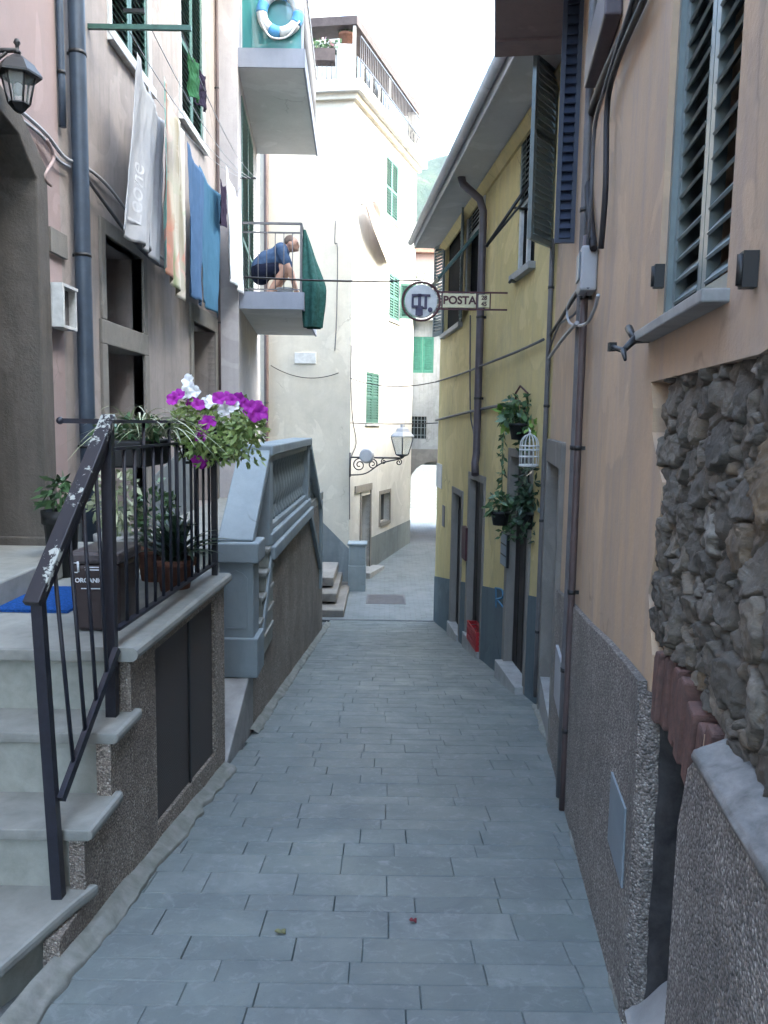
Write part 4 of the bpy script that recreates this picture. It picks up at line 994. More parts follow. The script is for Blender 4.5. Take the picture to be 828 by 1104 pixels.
# railing
rl = thing('iron_railing', 'dark iron stair railing with peeling paint on its sloping handrail', 'railing', (-1.2, 2.8, -.2))
PA = V(-1.235, 2.77, .955); PAb = V(-1.205, 2.79, Z1); PB = V(-1.165, 3.32, 1.555); PBb = V(-1.165, 3.30, Z3)
mb = MB(); mb.bar(PAb, PA, .04, .04, up=V(0,1,0)); mb.build('newel_post', M['iron'], rl)
mb = MB(); mb.bar(PBb, PB+V(0,0,.02), .045, .045, up=V(0,1,0)); mb.build('newel_post', M['iron'], rl)
dr = (PB-PA).normalized()
mb = MB(); mb.bar(PA-dr*.06+V(0,0,.03), PB+dr*.03+V(0,0,.03), .062, .028); mb.build('handrail', M['peeling'], rl, bevel=.004)
mb = MB(); mb.bar(PA+V(0,0,-.02), PB+V(0,0,-.04), .03, .035); mb.build('handrail_bar', M['iron'], rl)
LA = V(-1.205, 2.79, Z1+.42); LB = V(-1.165, 3.30, Z3+.40)
LA = on_y(66, 862, 2.79); LB = on_y(126, 700, 3.28)
mb = MB(); mb.bar(LA, LB, .022, .035); mb.build('bottom_rail', M['iron'], rl)
for k in range(1, 5):
    t = k/5; a = LA.lerp(LB, t); b_ = PA.lerp(PB, t); mb = MB(); mb.tube([a, b_], .0085, 8); mb.build('baluster', M['iron'], rl)
def rpt(y, z, o=.0): return V(wx(y)-.045+o, y, z)
ZT = 1.585; Yend = 4.95
mb = MB(); mb.bar(rpt(3.3, ZT), rpt(Yend, ZT), .035, .014); mb.bar(V(-1.165,3.32,ZT), V(-1.36,3.34,ZT), .014, .02); mb.ball(V(-1.37,3.34,ZT), .016); mb.build('top_rail', M['iron'], rl)
mb = MB(); mb.bar(rpt(3.32, 1.47), rpt(Yend, 1.47), .025, .012); mb.build('middle_rail', M['iron'], rl)
mb = MB(); mb.bar(rpt(3.32, .695), rpt(Yend, .695), .03, .014); mb.build('bottom_rail', M['iron'], rl)
nb = 13
for k in range(1, nb):
    y = lerp(3.32, Yend, k/nb); mb = MB(); mb.tube([rpt(y, .70), rpt(y, 1.465 if k % 3 else ZT)], .0085, 8); mb.build('baluster', M['iron'], rl)
mb = MB(); mb.bar(rpt(Yend, .55), rpt(Yend, ZT), .035, .035, up=V(0,1,0)); mb.build('newel_post', M['iron'], rl)
# return of the railing across the landing end
for k in range(1, 3):
    x = wx(Yend)-.045-k*.12; mb = MB(); mb.tube([V(x, Yend, .60), V(x, Yend, 1.46)], .0085, 8); mb.build('baluster', M['iron'], rl)
mb = MB(); mb.bar(rpt(Yend, 1.47), rpt(Yend, 1.47)+V(-.35,0,0), .02, .012); mb.build('middle_rail', M['iron'], rl)

# organic waste bin
bc = on_z(76, 690, ZL); bd = on_z(128, 690, ZL); yb = 3.62
xa, xb = on_y(77, 690, yb).x, on_y(131, 690, yb).x; zt_ = on_y(100, 592, yb).z
bn = thing('organic_waste_bin', 'dark brown organic waste bin behind the railing bars', 'waste bin', ((xa+xb)/2, yb+.14, ZL))
dd = .30; k_ = .04
def frus(mb, x0, x1, y0, y1, z0, z1, tp):
    vs_ = [(x0,y0,z0),(x1,y0,z0),(x1,y1,z0),(x0,y1,z0),(x0-tp,y0-tp,z1),(x1+tp,y0-tp,z1),(x1+tp,y1+tp,z1),(x0-tp,y1+tp,z1)]
    mb.add(vs_, [(3,2,1,0),(4,5,6,7),(0,1,5,4),(1,2,6,5),(2,3,7,6),(3,0,4,7)])
mb = MB(); frus(mb, xa+.02, xb-.01, yb, yb+dd, ZL, zt_-.07, .012); bbo = mb.build('body', M['bin'], bn, bevel=.02)
mb = MB(); frus(mb, xa+.004, xb+.008, yb-.018, yb+dd+.015, zt_-.07, zt_-.01, .002); mb.build('lid', simple('grey brown bin lid', (.075,.065,.068), .35, .5, 0, .15, 8, .02), bn, bevel=.018)
mb = MB(); zc = on_y(98, 626, yb-.014).z; xc = on_y(100, 626, yb).x
text_mb(mb, 'ORGANICO', V(xc, yb-.0145, zc), X, Z, .029, .002, bold=.0008)
mb.box(xc-.03, xc+.07, yb-.0145, yb-.012, zc+.048, zc+.053); mb.box(xc-.03, xc+.05, yb-.0145, yb-.012, zc+.060, zc+.065); mb.box(xc-.05, xc+.06, yb-.0145, yb-.012, zc-.040, zc-.036)
mb.tube([V(xc-.075+.022*math.cos(a), yb-.0135, zc+.06+.026*math.sin(a)) for a in [R(x) for x in (60,120,180,240,300)]], .003, 5); mb.tube([V(xc-.06, yb-.0135, zc+.04), V(xc-.062, yb-.0135, zc+.09)], .006, 5)
mb.build('lettering', M['letter_white'], bbo)
# blue door mat
ma, mc_ = on_z(2, 660, ZL), on_z(72, 662, ZL); md = on_z(40, 634, ZL)
mb = MB(); y0_, y1_ = ma.y, md.y; x0_, x1_ = XF-.1, mc_.x
mb.grid(lambda u, v: (lerp(x0_, x1_, u), lerp(y0_, y1_, v), ZL+.014+.003*noise.noise(V(u*30, v*30, 0))), 40, 30)
mb.box(x0_, x1_, y0_, y1_, ZL, ZL+.011)
tag(mb.build('door_mat', M['blue_mat']), 'blue bristly door mat on the marble landing', 'door mat')

# flower trough with petunias on the railing corner
fy = 4.35
tr = thing('flower_trough', 'black wire trough of magenta and white petunias on the railing', 'flower box', (wx(fy)+.02, fy, 1.36))
TX = wx(fy)+.02; ty0, ty1 = 4.35, 5.15
mb = MB()
for z in (1.36, 1.46, 1.55):
    w_ = .07+ (z-1.36)*.35; mb.tube([(TX-w_, ty0, z), (TX+w_, ty0, z), (TX+w_, ty1, z), (TX-w_, ty1, z)], .006, 6, close=True)
for y in [lerp(ty0, ty1, i/7) for i in range(8)]: mb.tube([(TX-.137, y, 1.55), (TX-.07, y, 1.36), (TX+.07, y, 1.36), (TX+.137, y, 1.55)], .005, 6)
mb.build('wire_basket', M['black'], tr)
mb = MB(); vs_ = []
for y in (ty0+.02, ty1-.02):
    vs_ += [(TX-.06, y, 1.375), (TX+.06, y, 1.375), (TX+.105, y, 1.53), (TX-.105, y, 1.53)]
mb.add(vs_, [(0,1,2,3), (7,6,5,4), (0,4,5,1), (1,5,6,2), (2,6,7,3), (3,7,4,0)]); mb.build('liner', M['pot_black'], tr)
mb = MB()
for k in range(26):
    a = on_y(lerp(196, 274, rnd.random()), lerp(448, 490, rnd.random()), rnd.uniform(4.2, 4.9)); leaf_cloud(a, (.08,.12,.085), 60, .045, .022, mb)
for (x_, y_, d_) in ((272,455,4.3),(276,466,4.3),(264,442,4.4),(204,442,4.3),(215,480,4.2),(240,486,4.2),(230,450,4.3),(222,470,4.15)): leaf_cloud(on_y(x_, y_, d_), (.085,.09,.075), 70, .045, .022, mb)
mb.build('foliage', M['leaf'], tr)
def petunia(c, r, n, mat):
    mb = MB(); n = n.normalized(); x = n.orthogonal().normalized(); y_ = n.cross(x); c = Vector(c)
    ang = rnd.uniform(0, 6)
    def f(u, v):
        a = u*2*math.pi; rr_ = v*r*(1+.16*abs(math.cos(2.5*a))-.08+.06*math.sin(9*a+ang)*v)
        return c + (x*math.cos(a+ang)+y_*math.sin(a+ang))*rr_ + n*(-.5*r*(1-v)**2 + .12*r*math.sin(5*a+ang)*v*v)
    mb.grid(f, 30, 5); return mb.build('petunia', mat, tr)
fl = [(192,425,'p'),(186,430,'p'),(203,417,'w'),(210,422,'w'),(200,424,'w'),(207,432,'p'),(214,436,'p'),(223,434,'w'),(229,431,'w'),(236,429,'p'),(244,427,'p'),(249,431,'p'),(247,440,'w'),(252,437,'w'),(241,442,'w'),
      (263,434,'p'),(270,438,'p'),(277,437,'p'),(281,444,'p'),(275,447,'p'),(268,445,'p'),(284,452,'p'),(225,455,'p'),(221,459,'p'),(214,466,'p'),(216,471,'p'),(214,497,'p'),(218,499,'p'),(257,430,'p'),(202,410,'w')]
for (a, b_, c_) in fl:
    petunia(on_y(a, b_, rnd.uniform(4.05, 4.4)), rnd.uniform(.029, .040), V(rnd.uniform(-.5,.6), -1, rnd.uniform(0,.9)), M['petal_purple' if c_ == 'p' else 'petal_white'])
# second trough: pale spider plant on the railing
tb = thing('flower_trough', 'trough of pale arching grasses on railing left of petunias', 'flower box', (wx(3.9)-.2, 3.9, 1.36))
mb = MB(); mb.box(wx(3.9)-.33, wx(3.9)-.10, 3.8, 4.3, 1.36, 1.49); mb.build('liner', M['pot_black'], tb, bevel=.01)
mb = leaf_cloud(V(wx(3.9)-.2, 4.0, 1.54), (.16,.24,.06), 150, .06, .03); mb.build('foliage', M['leaf_mid'], tb)
mb = MB(); 
for k in range(80): strap_leaf(mb, V(wx(3.9)-.15+rnd.uniform(-.08,.08), rnd.uniform(3.9, 4.4), 1.50), rnd.uniform(-3.6,.6), rnd.uniform(.22,.42), rnd.uniform(.5,1.2), .013, droop=1.2)
mb.build('grass_blades', M['leaf_pale'], tb)
# potted strap leaved plant and others behind the rail
pc = on_z(206, 627, ZL); pc = V(-1.22, 4.55, ZL)
pt = thing('potted_lily', 'dark strap leaved plant in terracotta pot behind the railing', 'potted plant', pc)
po_ = pot_mb(pc, .115, .19).build('pot', M['terracotta'], pt)
mb = MB(); mb.lathe(pc+V(0,0,.16), [(.1,0), (.1,.01)], 16); mb.build('soil', M['soil'], po_)
mb = MB()
for k in range(64): strap_leaf(mb, pc+V(rnd.uniform(-.05,.05), rnd.uniform(-.05,.05), .17), rnd.uniform(0,6.28), rnd.uniform(.28,.46), rnd.uniform(.55,1.35), rnd.uniform(.03,.046), droop=.85)
mb.build('leaves', M['leaf_dark'], pt)
def leafy_pot(name, label, c, r, h, pm, nl, lm, L, sp):
    t = thing(name, label, 'potted plant', c); pot_mb(Vector(c), r, h).build('pot', pm, t)
    mb = leaf_cloud(Vector(c)+V(0,0,h+sp[2]*.8), sp, nl, L, L*.45); mb.tube([Vector(c)+V(0,0,h*.8), Vector(c)+V(0,0,h+sp[2])], .006, 6); mb.build('foliage', lm, t); return t
leafy_pot('potted_shrub', 'pale leaved shrub in pale pot behind the brown bin', V(-1.62, 4.75, ZL), .13, .30, M['pale_stone'], 200, M['leaf_pale'], .07, (.20,.15,.26))
leafy_pot('potted_shrub', 'dark leafy shrub in brown pot by the landing wall', V(-1.42, 4.85, ZL), .12, .22, M['terracotta'], 200, M['leaf_mid'], .075, (.17,.14,.22))
leafy_pot('potted_shrub', 'small succulent shrub in pot beside the blue drainpipe', V(-2.03, 4.92, ZL), .11, .42, M['pot_black'], 80, M['leaf_mid'], .09, (.13,.12,.13))

# ================================================================== LEFT SIDE : FACADES
WP = Wall((XF, -8), (XF, 5.72), -1); WB = Wall((XF, 5.72), (XF, 10.95), -1)
TOP_L = 7.6; TOP_P = 5.5; SP0 = 5.5
pink = thing('pink_house', 'pink plastered house with dark stone portal', 'house', (XF-1, 4, 0))
pj = WP.uv(50, 400)[0]; ph = WP.uv(48, 183)[1]
portal = [(pj-1.35, .55), (pj-.16, .55), (pj-.16, ph-.12), (pj-.40, ph+.08), (pj-.75, ph+.16), (pj-1.1, ph+.08), (pj-1.35, ph-.12)]
mb = MB(); mb.slab(WP, [(SP0,-2.5), (WP.L,-2.5), (WP.L,TOP_P), (SP0,TOP_P)], [portal], -.6, 0); mb.wbox(WP, SP0, WP.L, -2.5, TOP_P-.01, -5, -.605); mb.build('wall', M['pink'], pink)
mb = MB(); k_ = .02
band = [(pj-1.36, .55), (pj-1.51, .55), (pj-1.51, ph-.05), (pj-1.2, ph+.22), (pj-.75, ph+.32), (pj-.3, ph+.22), (pj, ph-.02), (pj, .55), (pj-.15, .55)] + portal[2:][:0]
out_b = [(pj-1.51, .55), (pj-1.51, ph-.02), (pj-1.15, ph+.2), (pj-.75, ph+.3), (pj-.35, ph+.2), (pj, ph-.02), (pj, .55), (pj-.17, .55), (pj-.17, ph-.13), (pj-.40, ph+.06), (pj-.75, ph+.14), (pj-1.1, ph+.06), (pj-1.34, ph-.13), (pj-1.34, .55)]
mb.slab(WP, out_b, [], -.55, .05); mb.wbox(WP, pj-.18, pj+.02, .55, .80, -.5, .065); mb.build('portal_surround', M['portal'], pink, bevel=.015)
mb = MB(); mb.wbox(WP, pj-1.4, pj-.1, .5, ph+.2, -.6, -.45); mb.build('door', M['door_wood'], pink)
mb = MB(); mb.wbox(WP, pj-1.6, pj+.03, .599, .74, -.4, .30); mb.build('threshold', M['marble'], pink, bevel=.012)
mb = MB(); mb.wbox(WP, SP0, WP.L, TOP_P, TOP_P+.12, -5, .3); mb.build('roof', M['rooftile'], pink)
# beige house
be = thing('beige_house', 'beige plastered house with dark doorways behind the washing', 'house', (XF-1, 8, 0))
op1 = WB.rect(111, 152, 266, 352); op2 = WB.rect(111, 155, 378, 500); op3 = WB.rect(207, 231, 352, 520)
op1 = (op1[0], op1[1], op1[2], op1[3]); op2 = (op1[0], op1[1], .55, WB.uv(130,376)[1])
op3 = (op3[0], op3[1], .5, WB.uv(219,352)[1])
wn1 = WB.rect(118, 158, 0, 58); wn1 = (wn1[0], wn1[1], WB.uv(130,52)[1], WB.uv(130,52)[1]+1.6)
wn2 = WB.rect(193, 217, 0, 140); wn2 = (wn2[0], wn2[1], WB.uv(205,138)[1], WB.uv(205,138)[1]+1.9)
mb = MB(); mb.slab(WB, [(0,-2.5), (WB.L,-2.5), (WB.L,TOP_L), (0,TOP_L)], [rp(o) for o in (op1, op2, op3, wn1, wn2)], -.5, 0); mb.wbox(WB, 0, WB.L, -2.5, TOP_L-.01, -5, -.505); mb.build('wall', M['beige'], be)
for o in (op1, op2, op3):
    mb = MB(); mb.wbox(WB, o[0], o[1], o[2], o[3], -.49, -.33); mb.build('door' if o is not op1 else 'fanlight', M['door_wood'] if o is not op1 else M['glass'], be)
for o in (op2, op3):
    mb = MB(); mb.wbox(WB, o[0]-.13, o[0], .5, o[3], -.1, .025); mb.wbox(WB, o[1], o[1]+.13, .5, o[3], -.1, .025)
    if o is op2: mb.wbox(WB, op1[0]-.13, op1[1]+.13, op2[3], op1[2], -.3, .024); mb.wbox(WB, op1[0]-.1, op1[0], op1[2], op1[3]+.12, -.1, .025); mb.wbox(WB, op1[1], op1[1]+.1, op1[2], op1[3]+.12, -.1, .025); mb.wbox(WB, op1[0], op1[1], op1[3], op1[3]+.12, -.1, .024)
    else: mb.wbox(WB, op3[0]-.13, op3[1]+.13, op3[3], op3[3]+.2, -.1, .024)
    mb.build('door_surround', M['stone'], be, bevel=.008)
for o, mt_ in ((wn1, 'sh_green'), (wn2, 'sh_green')):
    mb = MB(); mb.wbox(WB, o[0], o[1], o[2], o[3], -.49, -.3); mb.build('window_pane', M['glass'], be)
    mb = MB(); f_ = .07
    for a, b_ in ((o[0]-f_, o[0]), (o[1], o[1]+f_)): mb.wbox(WB, a, b_, o[2], o[3]+f_, -.1, .02)
    mb.wbox(WB, o[0], o[1], o[3], o[3]+f_, -.1, .0195); wfb = mb.build('window_frame', M['frame_white'], be)
    mb = MB(); mb.wbox(WB, o[0]-.08, o[1]+.08, o[2]-.08, o[2], -.1, .06); mb.build('window_sill', M['frame_white'], wfb, bevel=.006)
    mm_ = (o[0]+o[1])/2
    for a, b_ in ((o[0]+.01, mm_-.004), (mm_+.004, o[1]-.01)): louvre(WB.pt(a, o[2]+.01, -.02), WB.d3, WB.n3, b_-a, o[3]-o[2]-.02, .06, .035, .055, 55, mids=(.8,)).build('shutter', M[mt_], wfb)
mb = MB(); mb.slab(WB, [(0,-2), (op2[0]-.13,-2), (op2[0]-.13,.95), (0,.9)], [], .001, .012); mb.slab(WB, [(op2[1]+.13,-2), (op3[0]-.13,-2), (op3[0]-.13,1.35), (op2[1]+.13,1.0)], [], .001, .012); mb.slab(WB, [(op3[1]+.13,-2), (WB.L,-2), (WB.L,1.55), (op3[1]+.13,1.4)], [], .001, .012)
mb.build('dado', M['grey_dado'], be)
mb = MB(); mb.wbox(WB, 0, WB.L, TOP_L, TOP_L+.12, -5, .5); mb.build('roof', M['rooftile'], be)
# pipes on the left
s_dp = 8-8
vpipe('drainpipe', 'thick blue black drainpipe between pink and beige houses', WB, WB.uv(79, 300)[0], .55, 7.5, .058, M['pipe_blue'], .075, 5)
vpipe('drainpipe', 'thin dark pipe high on the pink house edge', WP, WP.uv(61, 60)[0], WP.uv(61, 135)[1], 5.4, .024, M['pipe_blue'], .03, 3)
vpipe('drainpipe', 'thin brown pipe high between beige house and balcony house', WB, WB.L-.10, 2.0, 8, .022, M['pipe_brown'], .035, 4)
# wall lantern
lp = V(-1.98, 5.0, 0); lt = on_y(22, 62, 4.7)
ln = thing('wall_lantern', 'black hexagonal wall lantern on the pink house', 'lantern', (lt.x, 4.7, lt.z-.3))
c = on_y(21, 122, 4.7); hh = (on_y(21, 62, 4.7).z - c.z)
c = V(c.x, 4.7, c.z)
mb = MB(); mb.lathe(c, [(.012,0), (.03,.012), (.045,.03), (.06,.045), (.06,.052)], 6, smooth=False); mb.build('base', M['black'], ln)
mb = MB(); mb.lathe(c+V(0,0,.053), [(.055,0), (.088,hh*.52)], 6, smooth=False); lgo = mb.build('lantern_glass', M['lamp_glass'], ln)
mb = MB()
for k in range(6):
    a = 2*math.pi*(k+.5)/6; 
    x_ = V(0,0,1).orthogonal().normalized(); y2 = V(0,0,1).cross(x_)
    dv = x_*math.cos(a)+y2*math.sin(a); mb.tube([c+V(0,0,.05)+dv*.057, c+V(0,0,.053+hh*.52)+dv*.091], .006, 6)
mb.build('bars', M['black'], lgo)
mb = MB(); mb.lathe(c+V(0,0,.053+hh*.52), [(.128,-.012), (.128,0), (.085,hh*.2), (.035,hh*.32), (.01,hh*.36)], 6, smooth=False); mb.lathe(c+V(0,0,.053+hh*.86), [(.012,0), (.022,.015), (.010,.03), (.01,.05), (.02,.065), (.012,.085), (.002,.09)], 10); mb.build('cap', M['black'], ln)
mb = MB(); hz_ = c.z+.053+hh*.88
mb.tube([V(c.x, 4.7, hz_+.02), V(c.x-.1, 4.7, hz_+.02), V(XF, 4.7, hz_-.02)], .014, 8); mb.tube([V(c.x-.06, 4.7, hz_+.01), V(c.x-.16, 4.7, hz_-.06), V(XF, 4.7, hz_-.12)], .010, 8); mb.obox(V(XF+.008, 4.7, hz_-.05), V(.008,0,0), V(0,.04,0), V(0,0,.1)); mb.build('bracket', M['black'], ln)
mb = MB(); mb.ball(c+V(0,0,.053+hh*.25), (.026,.026,.036)); mb.build('bulb', M['frame_white'], lgo)
# cables across the portal head
for i, q in enumerate([((-20,88),(20,118),(50,145),(70,170),(92,180),(120,205),(160,260),(185,290)), ((-20,98),(22,128),(48,150),(62,172),(75,180)), ((50,150),(58,170),(48,190),(55,200)), ((92,190),(115,222),(140,255),(170,285),(200,295))]):
    pts = smooth([V(WP.p(*a, .03+.01*i)[0], WP.p(*a, .03+.01*i)[1], WP.p(*a, .03+.01*i)[2]) for a in q], 5)
    cable('cable', ['pale cable from the portal head along the beige house', 'second pale cable over the dark stone portal', 'loose loop of cable beside the stone portal', 'dark sagging cable above the beige doorway'][i], pts, (.013,.010,.012,.014)[i], [M['plastic_grey'], M['plastic_grey'], M['pink'], M['cable']][i])
plate('vent_cover', 'small grey vent cover on pink wall beside the portal', 'vent', WP, (50, 68, 249, 275), .03, M['stone'])
lb = thing('letter_box', 'pale open fronted letter box on the pink wall', 'letter box', WP.p(57, 354))
r_ = WP.rect(48, 67, 308, 354); mb = MB(); mb.wbox(WP, r_[0], r_[0]+.03, r_[2], r_[3], .001, .12); mb.wbox(WP, r_[1]-.02, r_[1], r_[2], r_[3], .001, .10); mb.wbox(WP, r_[0]+.03, r_[1]-.02, r_[3]-.02, r_[3], .001, .12); mb.wbox(WP, r_[0]+.03, r_[1]-.02, r_[2], r_[2]+.02, .001, .10); mb.build('case', M['frame_white'], lb)
mb = MB(); mb.wbox(WP, r_[0]+.03, r_[1]-.02, r_[2]+.02, r_[3]-.02, .002, .05); mb.build('back', M['pipe_grey'], lb)

# ================================================================== LEFT SIDE : BALCONY HOUSE
WH = Wall((-2.02, 10.95), (-2.40, 15.2), -1)
bh = thing('balcony_house', 'pale lilac house with two balconies and green shutters', 'house', (-3, 13, -1))
bd1 = WH.rect(261, 273, 135, 310); 
s0, s1 = WH.uv(259, 320)[0], WH.uv(276, 340)[0]
s0 = .12; s1 = 3.6
zb1 = on_y(300, 317, 11.1).z; zb2 = on_y(300, 56, 11.1).z
dr1 = (.55, 2.6, zb1+.02, zb1+2.75); dr2 = (.8, 2.4, zb2+.02, zb2+1.6)
mb = MB(); mb.slab(WH, [(0,-3), (WH.L,-3), (WH.L,TOP_L+1.2), (0,TOP_L+1.2)], [rp(dr1), rp(dr2)], -.4, 0); mb.wbox(WH, 0, WH.L, -3, TOP_L+1.19, -4, -.405); mb.build('wall', M['house_white'], bh)
mb = MB(); mb.slab(WH, [(0,-3), (WH.L,-3), (WH.L,.6), (0,1.4)], [], .001, .012); mb.build('dado', M['grey_dado'], bh)
for d in (dr1, dr2): mb = MB(); mb.wbox(WH, d[0], d[1], d[2], d[3], -.39, -.3); mb.build('window_pane', M['glass'], bh)
for d in (dr1, dr2):
    dm = (d[0]+d[1])/2
    for a, b_ in ((d[0]+.01, dm-.004), (dm+.004, d[1]-.01)): louvre(WH.pt(a, d[2]+.01, -.005), WH.d3, WH.n3, b_-a, d[3]-d[2]-.02, .06, .035, .06, 55, mids=(.8,)).build('shutter', M['sh_green'], bh)
xo = on_y(326, 320, 11.1).x
def bal(zt_, th):
    P = [WH.pt(s0, zt_, .0), V(xo, WH.pt(s0,0).y, zt_), V(xo-.13, WH.pt(s1,0).y, zt_), WH.pt(s1, zt_, .0)]
    mb = MB(); mb.prism([p-V(0,0,th) for p in P], V(0,0,th)); so_ = mb.build('balcony_slab', M['slab_grey'], bh, bevel=.006)
    mb = MB(); y0 = P[1].y; mb.box(P[0].x, xo+.004, y0-.03, y0-.002, zt_-th-.02, zt_+.02); mb.build('balcony_edge', M['slab_edge'], so_)
    mb = MB(); mb.prism([V(xo+.002, y0-.03, zt_-th-.02), V(xo+.03, y0-.03, zt_-th-.02), V(xo-.10, P[2].y, zt_-th-.02), V(xo-.128, P[2].y, zt_-th-.02)], V(0,0,th+.04)); mb.build('balcony_edge', M['slab_edge'], so_)
    return P
PL = bal(zb1, .19); PU = bal(zb2, .20)
# lower balcony railing
br = MB(); y0, y1 = PL[1].y+.03, PL[2].y-.03; x0 = PL[0].x+.02; zr = on_y(300, 241, y0).z
br.bar((x0, y0, zr), (xo-.02, y0, zr), .03, .03); br.bar((xo-.02, y0, zr), (xo-.15, y1, zr), .03, .03); br.bar((x0, y0, zr-.12), (xo-.02, y0, zr-.12), .02, .02); br.bar((xo-.02, y0, zr-.12), (xo-.15, y1, zr-.12), .02, .02); br.bar((x0, y0, zb1+.06), (xo-.02, y0, zb1+.06), .02, .015); br.bar((xo-.02, y0, zb1+.06), (xo-.15, y1, zb1+.06), .02, .015)
br.bar((xo-.02, y0, zb1), (xo-.02, y0, zr), .03, .03, up=V(0,1,0)); br.bar((xo-.15, y1, zb1), (xo-.15, y1, zr), .03, .03, up=V(0,1,0))
bro = br.build('balcony_rail', M['pipe_grey'], bh)
for k in range(1, 7):
    x = lerp(x0, xo-.02, k/7); mb = MB(); mb.tube([(x, y0, zb1+.06), (x, y0, zr-.12)], .007, 6); mb.build('baluster', M['pipe_grey'], bro)
for k in range(1, 22):
    t = k/22; mb = MB(); p = V(xo-.02, y0, 0).lerp(V(xo-.15, y1, 0), t); mb.tube([p+V(0,0,zb1+.06), p+V(0,0,zr-.12)], .007, 6); mb.build('baluster', M['pipe_grey'], bro)
# upper balcony: green netted glass panels
mb = MB(); y0u = PU[1].y+.03
mb.box(PU[0].x+.05, xo-.03, y0u, y0u+.012, zb2+.04, zb2+1.05); mb.build('balcony_panel', M['green_glass'], bh)
mb = MB(); mb.bar((PU[0].x, y0u, zb2+1.07), (xo, y0u, zb2+1.07), .04, .04); mb.bar((xo-.012, y0u, zb2), (xo-.012, y0u, zb2+1.07), .03, .03, up=V(0,1,0)); mb.bar((PU[0].x+.03, y0u, zb2), (PU[0].x+.03, y0u, zb2+1.07), .03, .03, up=V(0,1,0)); mb.bar((xo-.01, y0u, zb2+1.07), (xo-.14, PU[2].y, zb2+1.07), .04, .04); mb.build('balcony_rail', M['plastic_grey'], bh)
mb = MB(); mb.wbox(WH, 0, WH.L, TOP_L+1.2, TOP_L+1.32, -4, .5); mb.build('roof', M['rooftile'], bh)
for k in range(1, 24):
    p = V(xo-.012, y0u, 0).lerp(V(xo-.14, PU[2].y, 0), k/24); mb = MB(); mb.tube([p+V(0,0,zb2), p+V(0,0,zb2+1.06)], .007, 6); mb.build('baluster', M['pipe_grey'], bh)
# life ring
lc = on_y(302, 14, y0u-.06)
lr = thing('life_ring', 'white and pale blue life ring on the upper balcony panel', 'life ring', lc-V(0,0,.25))
Rr = .24; r2 = .07
segm = []
for k in range(4):
    for w_, mt_, rr_ in ((R(58), 'frame_white', r2), (R(32), 'ringblue', r2*1.06)):
        segm.append((k*R(90)+(R(58) if mt_ == 'ringblue' else 0), w_, mt_, rr_))
M['ringblue'] = simple('life ring blue', (.10,.33,.62), .6, .3)
for a0, w_, mt_, rr_ in segm:
    mb = MB(); mb.tube([lc+V(math.cos(a0+w_*i/8)*(Rr-.0), 0, math.sin(a0+w_*i/8)*Rr) for i in range(9)], rr_, 12); mb.build('ring_segment' if mt_ == 'frame_white' else 'ring_band', M[mt_], lr)
mb = MB(); mb.tube(smooth([lc+V(-.25,-.05,-.12), lc+V(-.12,-.08,-.33), lc+V(.1,-.08,-.33), lc+V(.26,-.05,-.12)]), .012, 6); mb.build('rope', M['frame_white'], lr)
# green net bundle hung at the outer corner of the lower balcony
mb = MB()
def net(u, v):
    a = u*2*math.pi; z = lerp(zr-.02, zb1-.42, v); wv = .02+.17*min(1, v*1.7)*(1-.25*max(0, v-.7)/.3); cx = xo+.0+.13*min(1, v*1.6)
    k = 1+.16*math.sin(5*a+v*3)+.10*noise.noise(V(math.cos(a)*2, math.sin(a)*2, v*5))
    return (cx+math.cos(a)*wv*.85*k, y0+.25+math.sin(a)*wv*1.2*k, z)
mb.grid(net, 40, 26)
tag(mb.build('fishing_net', M['net']), 'dark green net hanging over the balcony corner', 'net')

# ================================================================== crouching man on the lower balcony
def remeshed(mbv, voxel, name, mat, parent, it=4):
    o = mbv.build(name, mat, parent)
    md = o.modifiers.new('Remesh', 'REMESH'); md.mode = 'VOXEL'; md.voxel_size = voxel; md.use_smooth_shade = True
    sm = o.modifiers.new('Smooth', 'SMOOTH'); sm.iterations = it; sm.factor = .5
    dg = bpy.context.evaluated_depsgraph_get(); me = bpy.data.meshes.new_from_object(o.evaluated_get(dg)); o.modifiers.clear(); old = o.data; o.data = me; bpy.data.meshes.remove(old)
    return o
def limb(mb, pts, rs):
    P = []; Q = []
    for i in range(len(pts)-1):
        for k in range(5): t = k/5; P.append(Vector(pts[i]).lerp(Vector(pts[i+1]), t)); Q.append(lerp(rs[i], rs[i+1], t))
    P.append(Vector(pts[-1])); Q.append(rs[-1]); mb.tube(P, Q, 12)
    for p, r_ in zip(pts, rs): mb.ball(p, r_, 12, 8)
YM = 11.55; zf = zb1
hip = V(on_y(285, 296, YM).x, YM+.02, zf+.30)
man = thing('person', 'man in blue shirt crouching on the lower balcony, reaching down', 'person', (hip.x+.1, YM, zf))
def mp(px, py, dy=0): p = on_y(px, py, YM+dy); return p
body = MB(); sh = mp(304, 271); nk = mp(309, 268); hd = mp(313, 263)
hipc = mp(282, 293); chest = mp(299, 279)
hd = hd + V(.0, 0, .0)
